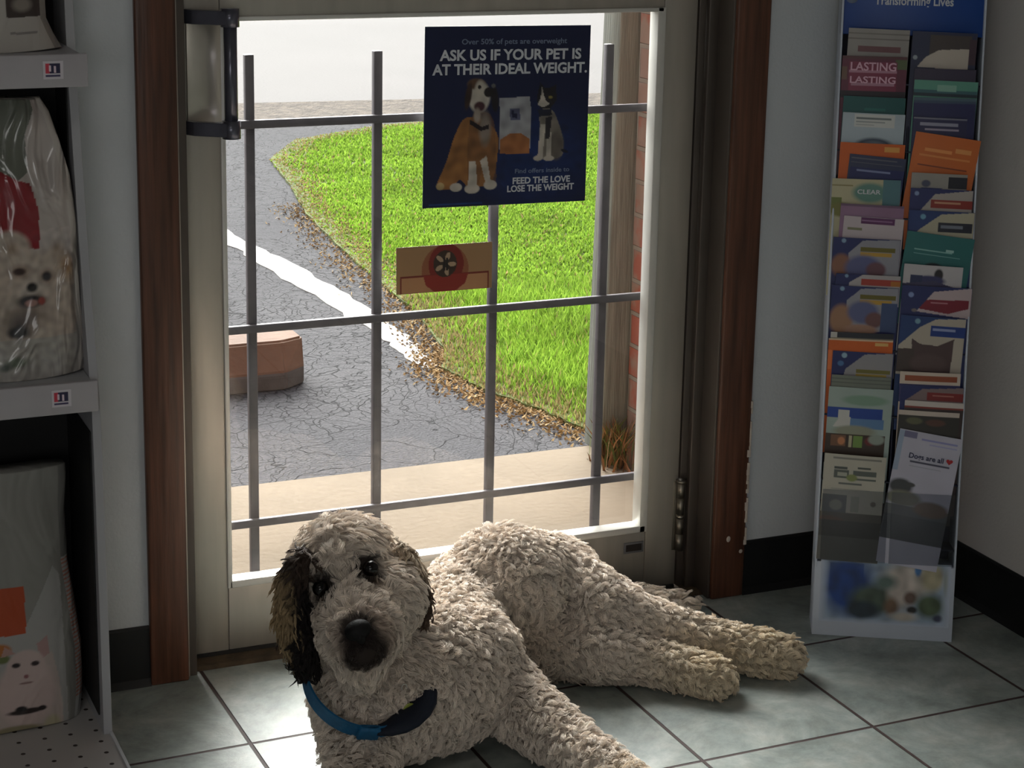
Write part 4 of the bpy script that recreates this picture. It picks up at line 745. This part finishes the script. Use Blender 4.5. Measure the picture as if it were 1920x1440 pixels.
# tail
limb([V((.53, -.150, .08)), Zp(1130, 1125, .035), Zp(1210, 1130, .024), Zp(1285, 1138, .018)], [.035, .024, .018, .014])
# head
for r, u, f, rr in ((.004, .042, -.035, .075), (0, .052, .005, .056), (-.038, -.020, -.005, .055), (.044, -.022, -.005, .055), (0, -.05, -.03, .062), (-.018, .052, .018, .032), (.028, .050, .018, .032), (-.022, -.085, .045, .036), (-.030, -.104, .028, .028)): m_.ball(h(r, u, f), rr, 'skin')
limb([h(-.002, -.008, .030), h(-.008, -.046, .050), h(-.012, -.056, .090)], [.050, .059, .043])
body = fuse(m_, .0065, 4, 'dog')
CREAM = lin((238, 225, 212)); TAN = lin((176, 146, 112)); PAW = lin((226, 208, 176)); DARK = lin((36, 28, 27)); MUZ = lin((122, 92, 72))
EYES = [h(-.039, .027, .056), h(.0375, .027, .056)]; NOSE = h(-.011, -.046, .132); MOUTH = h(-.013, -.076, .112)
PAWS = [Zp(1468, 1232, .03), Zp(1340, 1272, .03), Zp(1270, 1545, .03), V((.065, -.76, .03))]
def smooth01(x): x = np.clip(x, 0, 1); return x*x*(3-2*x)
def dist(P, c): return np.linalg.norm(P-np.array(c), axis=1)
def coat_tint(P):
    c = np.tile(CREAM, (len(P), 1)); L = (P-np.array(HC)) @ np.array([HR, HU, HF]).T
    def blend(w_, col): nonlocal c; w_ = w_[:, None]; c = c*(1-w_)+col*w_
    for p in PAWS: blend(smooth01(1-(dist(P, p)-.02)/.16)*.7, PAW)
    hd_ = smooth01((L[:, 2]+.09)/.06)*(np.abs(L[:, 0]) < .14)*(L[:, 1] > -.16)*(P[:, 2] > .15)
    blend(hd_*.12, lin((190, 172, 150)))
    mz = smooth01(1-(np.sqrt((L[:, 0]+.006)**2+(L[:, 1]+.062)**2)-.024)/.034)*smooth01((L[:, 2]-.05)/.05); blend(mz*.62, MUZ)
    for e in EYES: blend(smooth01(1-(dist(P, e)-.019)/.013)*.95, DARK)
    for e, dr in ((EYES[0], (-.004, -.03)), (EYES[1], (.002, -.03))): blend(smooth01(1-dist(P, np.array(e)+np.array(HR)*dr[0]+np.array(HU)*dr[1])/.022)*.25, TAN)
    blend(smooth01(1-(dist(P, NOSE)-.020)/.012)*.95, DARK); blend(smooth01(1-(dist(P, MOUTH)-.025)/.014)*.95, DARK)
    bl = smooth01(1-dist(P, (.48, -.30, .09))/.11); blend(bl*.35, TAN)
    return c
n = len(body.vertices); co = np.zeros(n*3, np.float32); body.vertices.foreach_get('co', co); co = co.reshape(-1, 3); co[:, 2] = np.maximum(co[:, 2], .001); body.vertices.foreach_set('co', co.ravel())
set_attr(body, 'tint', coat_tint(co)*.8); body.materials.append(M['skin'])
for p in body.polygons: p.use_smooth = True
dog = link('dog', body, None, (.3, -.36, 0)); props(dog, 'curly cream dog in a teal collar lying on the tiles by the door', 'dog')
body_world = co

def sample(me, off, N):
    """points and normals spread evenly over a mesh"""
    me.calc_loop_triangles(); nt_ = len(me.loop_triangles); tv = np.zeros(nt_*3, np.int32); me.loop_triangles.foreach_get('vertices', tv); tv = tv.reshape(-1, 3)
    nv_ = len(me.vertices); c = np.zeros(nv_*3, np.float32); me.vertices.foreach_get('co', c); c = c.reshape(-1, 3)+np.array(off); nn = np.zeros(nv_*3, np.float32); me.vertices.foreach_get('normal', nn); nn = nn.reshape(-1, 3)
    a, b, d = c[tv[:, 0]], c[tv[:, 1]], c[tv[:, 2]]; ar = np.linalg.norm(np.cross(b-a, d-a), axis=1); ti = rng.choice(nt_, N, p=ar/ar.sum()); r1 = np.sqrt(rng.uniform(0, 1, N))[:, None]; r2 = rng.uniform(0, 1, N)[:, None]
    P = a[ti]*(1-r1)+b[ti]*r1*(1-r2)+d[ti]*r1*r2; Nn = nn[tv[ti, 0]]*(1-r1)+nn[tv[ti, 1]]*r1*(1-r2)+nn[tv[ti, 2]]*r1*r2; Nn /= np.linalg.norm(Nn, axis=1)[:, None]+1e-9; return P, Nn
def fur(name, parent, P, Nn, length, lay, tint, clump=.012, curl=.0032, turns=1.3, rad=.00040, npt=8, rise=.72, pull=.58, tipfade=1.0):
    N = len(P); ncl = max(8, int(N/20)); ci = rng.choice(N, ncl, replace=False); kd = KDTree(ncl)
    for k, i in enumerate(ci): kd.insert(P[i], k)
    kd.balance(); near = np.array([kd.find(p)[1] for p in P]); C = P[ci][near]; CN = Nn[ci][near]
    r = rng.normal(0, 1, (ncl, 3)); ph = rng.uniform(0, 2*np.pi, ncl)[near]; rv = r[near]
    lay = lay+.42*rv; lay = lay-CN*np.sum(lay*CN, 1)[:, None]; lay /= np.linalg.norm(lay, axis=1)[:, None]+1e-9
    side = np.cross(CN, lay); Ls = length*(rng.uniform(.75, 1.2, ncl)[near])*rng.uniform(.8, 1.1, N); cr = curl*rng.uniform(.6, 1.5, ncl)[near]
    tn = turns*rng.uniform(.7, 1.4, ncl)[near]; t = np.linspace(0, 1, npt); pts = np.zeros((N, npt, 3), np.float32)
    for k, tk in enumerate(t):
        a = ph+tn*2*np.pi*tk; amp = (cr*tk**.6)[:, None]
        p = P+(C-P)*(pull*tk**1.2)+CN*(Ls*rise*math.sin(tk*1.9)/1.9*1.25)[:, None]+lay*(Ls*.8*tk**1.35)[:, None]+(side*np.cos(a)[:, None]+(CN*.7+lay*.5)*np.sin(a)[:, None])*amp-(side*np.cos(ph)[:, None]+(CN*.7+lay*.5)*np.sin(ph)[:, None])*amp*(1-tk)
        p[:, 2] = np.maximum(p[:, 2], .0015); pts[:, k] = p
    hc = bpy.data.hair_curves.new(name); hc.add_curves([npt]*N)
    hc.attributes['position'].data.foreach_set('vector', pts.reshape(-1)); ra = hc.attributes.get('radius') or hc.attributes.new('radius', 'FLOAT', 'POINT')
    ra.data.foreach_set('value', np.tile(rad*(1-.6*t**2), N).astype(np.float32))
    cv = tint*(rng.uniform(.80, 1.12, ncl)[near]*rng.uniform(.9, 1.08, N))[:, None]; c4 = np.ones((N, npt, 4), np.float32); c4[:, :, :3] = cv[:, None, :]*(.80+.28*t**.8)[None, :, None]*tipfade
    at = hc.attributes.new('tint', 'FLOAT_COLOR', 'POINT'); at.data.foreach_set('color', np.clip(c4, 0, 1).reshape(-1)); hc.materials.append(M['fur'])
    o = bpy.data.objects.new(name, hc); COL.objects.link(o); o.parent = parent; o.matrix_parent_inverse = WM[parent.name].inverted(); WM[o.name] = Matrix.Identity(4); return o
# collar: a loop through three seen points
a, b, c = Yp(588, 1288, -.505), Yp(690, 1362, -.565), Yp(772, 1252, -.49)
ab, ac = b-a, c-a; nx_ = ab.cross(ac); cen_ = a+(ac.length_squared*(nx_.cross(ab))*-1*-1+ab.length_squared*(ac.cross(nx_)))/(2*nx_.length_squared); rc = (a-cen_).length; nn_ = nx_.normalized()
e1 = (a-cen_).normalized(); e2 = nn_.cross(e1)
P, Nn = sample(body, (.3, -.36, 0), 230000)
dE = np.minimum(dist(P, EYES[0]), dist(P, EYES[1])); dN = dist(P, NOSE); dM = dist(P, MOUTH)
keep = (dE > .0135) & (dN > .019) & (dM > .016) & ~((P[:, 2] < .006) & (Nn[:, 2] < -.5)); P, Nn, dE, dN, dM = P[keep], Nn[keep], dE[keep], dN[keep], dM[keep]
L3 = (P-np.array(HC)) @ np.array([HR, HU, HF]).T
head = (P[:, 2] > .17) & (P[:, 0] < .27) & (np.linalg.norm(P-np.array(h(0, -.02, .02)), axis=1) < .15)
lay = np.tile(np.array([.1, -.15, -.9]), (len(P), 1))
leg = (P[:, 0] > .50); lay[leg] = np.array([.75, -.35, -.25])
fl = (P[:, 1] < -.44) & (P[:, 0] > .36); lay[fl] = np.array([.6, -.3, -.5])
hl = np.array(HU)*-.9; lay[head] = hl+L3[head, :1]*np.array(HR)*9
mzz = head & (L3[:, 2] > .045); cen = np.array([-.012, -.05]); rd = L3[:, :2]-cen; rdn = rd/(np.linalg.norm(rd, axis=1)[:, None]+1e-6); radial = rdn[:, :1]*np.array(HR)+rdn[:, 1:]*np.array(HU); lay[mzz] = radial[mzz]*.9+np.array(HU)*-.35
br = head & (L3[:, 1] > .045); lay[br] = np.array(HU)*-.4+L3[br, :1]*np.array(HR)*8
ln = np.full(len(P), .021); ln[leg] = .019; ln[head] = .017; ln[mzz] = .017; ln[head & (L3[:, 1] > .07)] = .027; tailm = (P[:, 0] > .66) & (P[:, 1] > -.20); ln[tailm] = .030
ln = np.where(dE < .028, ln*np.clip((dE-.010)/.018, .22, 1), ln); ln = np.where(np.minimum(dN, dM) < .035, ln*np.clip((np.minimum(dN, dM)-.012)/.023, .25, 1), ln)
dv = P-np.array(cen_); ax = dv @ np.array(nn_); rr_ = np.linalg.norm(dv-ax[:, None]*np.array(nn_), axis=1); dC = np.hypot(ax, rr_-rc); ln *= np.clip((dC-.006)/.03, .15, 1)
tint = coat_tint(P)
b_ = ~head
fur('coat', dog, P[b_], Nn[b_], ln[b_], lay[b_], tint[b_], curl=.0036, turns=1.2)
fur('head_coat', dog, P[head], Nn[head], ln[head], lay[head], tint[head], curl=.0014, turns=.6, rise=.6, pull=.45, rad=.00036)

def ear(pts, rs, base_c, tip_c, fringe, nst, name='ear'):
    global m_
    m_ = MB(); m_.tube(pts, rs, 'skin', 18, True, .55); [m_.ball(p, r*.5, 'skin') for p, r in zip(pts, rs)]; me = fuse(m_, .004, 5, name)
    nv_ = len(me.vertices); c = np.zeros(nv_*3, np.float32); me.vertices.foreach_get('co', c); c = c.reshape(-1, 3)
    z0, z1 = pts[0].z, pts[-1].z
    def tintf(P):
        t = np.clip((z0-P[:, 2])/(z0-z1)+(.15 if fringe else -.15), 0, 1)[:, None]; cc = base_c*(1-smooth01(t*2.2))+tip_c*smooth01(t*2.2)
        if fringe: xm = np.interp(P[:, 2], [pts[-1].z, pts[0].z], [pts[-1].x, pts[0].x]); f = smooth01((xm-.020-P[:, 0])/.010)[:, None]*.8; cc = cc*(1-f)+lin((176, 152, 116))*f
        return cc
    set_attr(me, 'tint', tintf(c)*.5); me.materials.append(M['skin']); e = link(name, me, dog); e['label'] = 'dark brown floppy ear' if fringe else 'cream floppy ear with dark tip'
    P, Nn = sample(me, (0, 0, 0), nst); ly = np.tile(np.array([0, -.1, -1.0]), (nst, 1)); fur('ear_fringe', e, P, Nn, np.full(nst, .030 if not fringe else .036), ly, tintf(P), curl=.003, turns=1.5, rise=.18, rad=.0004, npt=10, pull=.8)
    return e
ear([Yp(572, 1035, -.47), Yp(548, 1085, -.475), Yp(546, 1150, -.48), Yp(560, 1210, -.485), Yp(572, 1250, -.49)], [.016, .024, .030, .030, .022], lin((84, 68, 58)), lin((26, 21, 21)), True, 9000)
ear([Yp(752, 1022, -.462), Yp(776, 1070, -.468), Yp(788, 1118, -.472), Yp(790, 1158, -.476)], [.013, .019, .021, .014], lin((196, 178, 156)), lin((92, 74, 62)), False, 6000)
for e in EYES:
    m_ = MB(); m_.ball(e+HF*.004, .0115, 'eye', 3); m_.ob('eye', dog)
m_ = MB(); m_.ball(NOSE, (.0190, .0145, .013), 'nose', 4, HX); m_.ball(NOSE-HU*.008+HF*.001, (.008, .012, .010), 'nose', 3, HX); m_.ob('nose', dog)
m_ = MB(); m_.ball(MOUTH-HF*.004, (.022, .013, .014), 'mouth', 3, HX); m_.ball(MOUTH+HU*.010-HF*.002, (.010, .013, .014), 'mouth', 3, HX); m_.ob('mouth', dog)
def cl(q, k=0, r=0): return cen_+(e1*math.cos(q)+e2*math.sin(q))*(rc+r+.004)+nn_*k
m_ = MB(); t = bmesh.new(); R_ = []
for j in range(72):
    q = j/72*2*math.pi; R_.append([t.verts.new(cl(q, k_, r_)) for k_, r_ in ((-.013, .004), (.013, .004), (.013, .007), (-.013, .007))])
for j in range(72):
    A, B = R_[j], R_[(j+1) % 72]
    for i in range(4): t.faces.new((A[i], A[(i+1) % 4], B[(i+1) % 4], B[i]))
bmesh.ops.recalc_face_normals(t, faces=t.faces[:]); m_.add(t, 'collar', False); collar = m_.ob('collar', dog); collar['label'] = 'teal webbing collar'
qb = math.atan2((b-cen_).dot(e2), (b-cen_).dot(e1)); qc = math.atan2((c-cen_).dot(e2), (c-cen_).dot(e1)) % (2*math.pi); qb %= 2*math.pi
if True:
    P0 = cl(qb, 0, .004); tx = (cl(qb+.05, 0, .004)-P0).normalized(); X = frame(P0, tx, nn_); mm = MB(); mm.box((-.016, -.013, -.004), (.016, .013, .008), 'collar', .003); o = mm.ob('buckle', collar, None, X)
    mm = MB(); mm.tube([cl(qb+(qc-qb)*u_, .002+.006*math.sin(u_*3.1), .006) for u_ in np.linspace(.06, .92, 9)], [.010, .017, .022, .025, .026, .025, .021, .015, .008], 'collar_navy', 14, True, .5); o = mm.ob('bow_tie', collar); o['label'] = 'dark navy cloth bow on the collar'
    tp = Yp(768, 1335, -.560); up_ = Yp(758, 1290, -.55); mm = MB(); mm.tube([up_+V((.004*math.sin(q), 0, .006*math.cos(q))) for q in np.linspace(0, 2*math.pi, 18)], .0008, 'bead', 6, False); mm.ob('tag_ring', collar)
    mm = MB(); mm.ball(tp, (.011, .0012, .014), 'tag', 3); mm.ob('name_tag', collar)
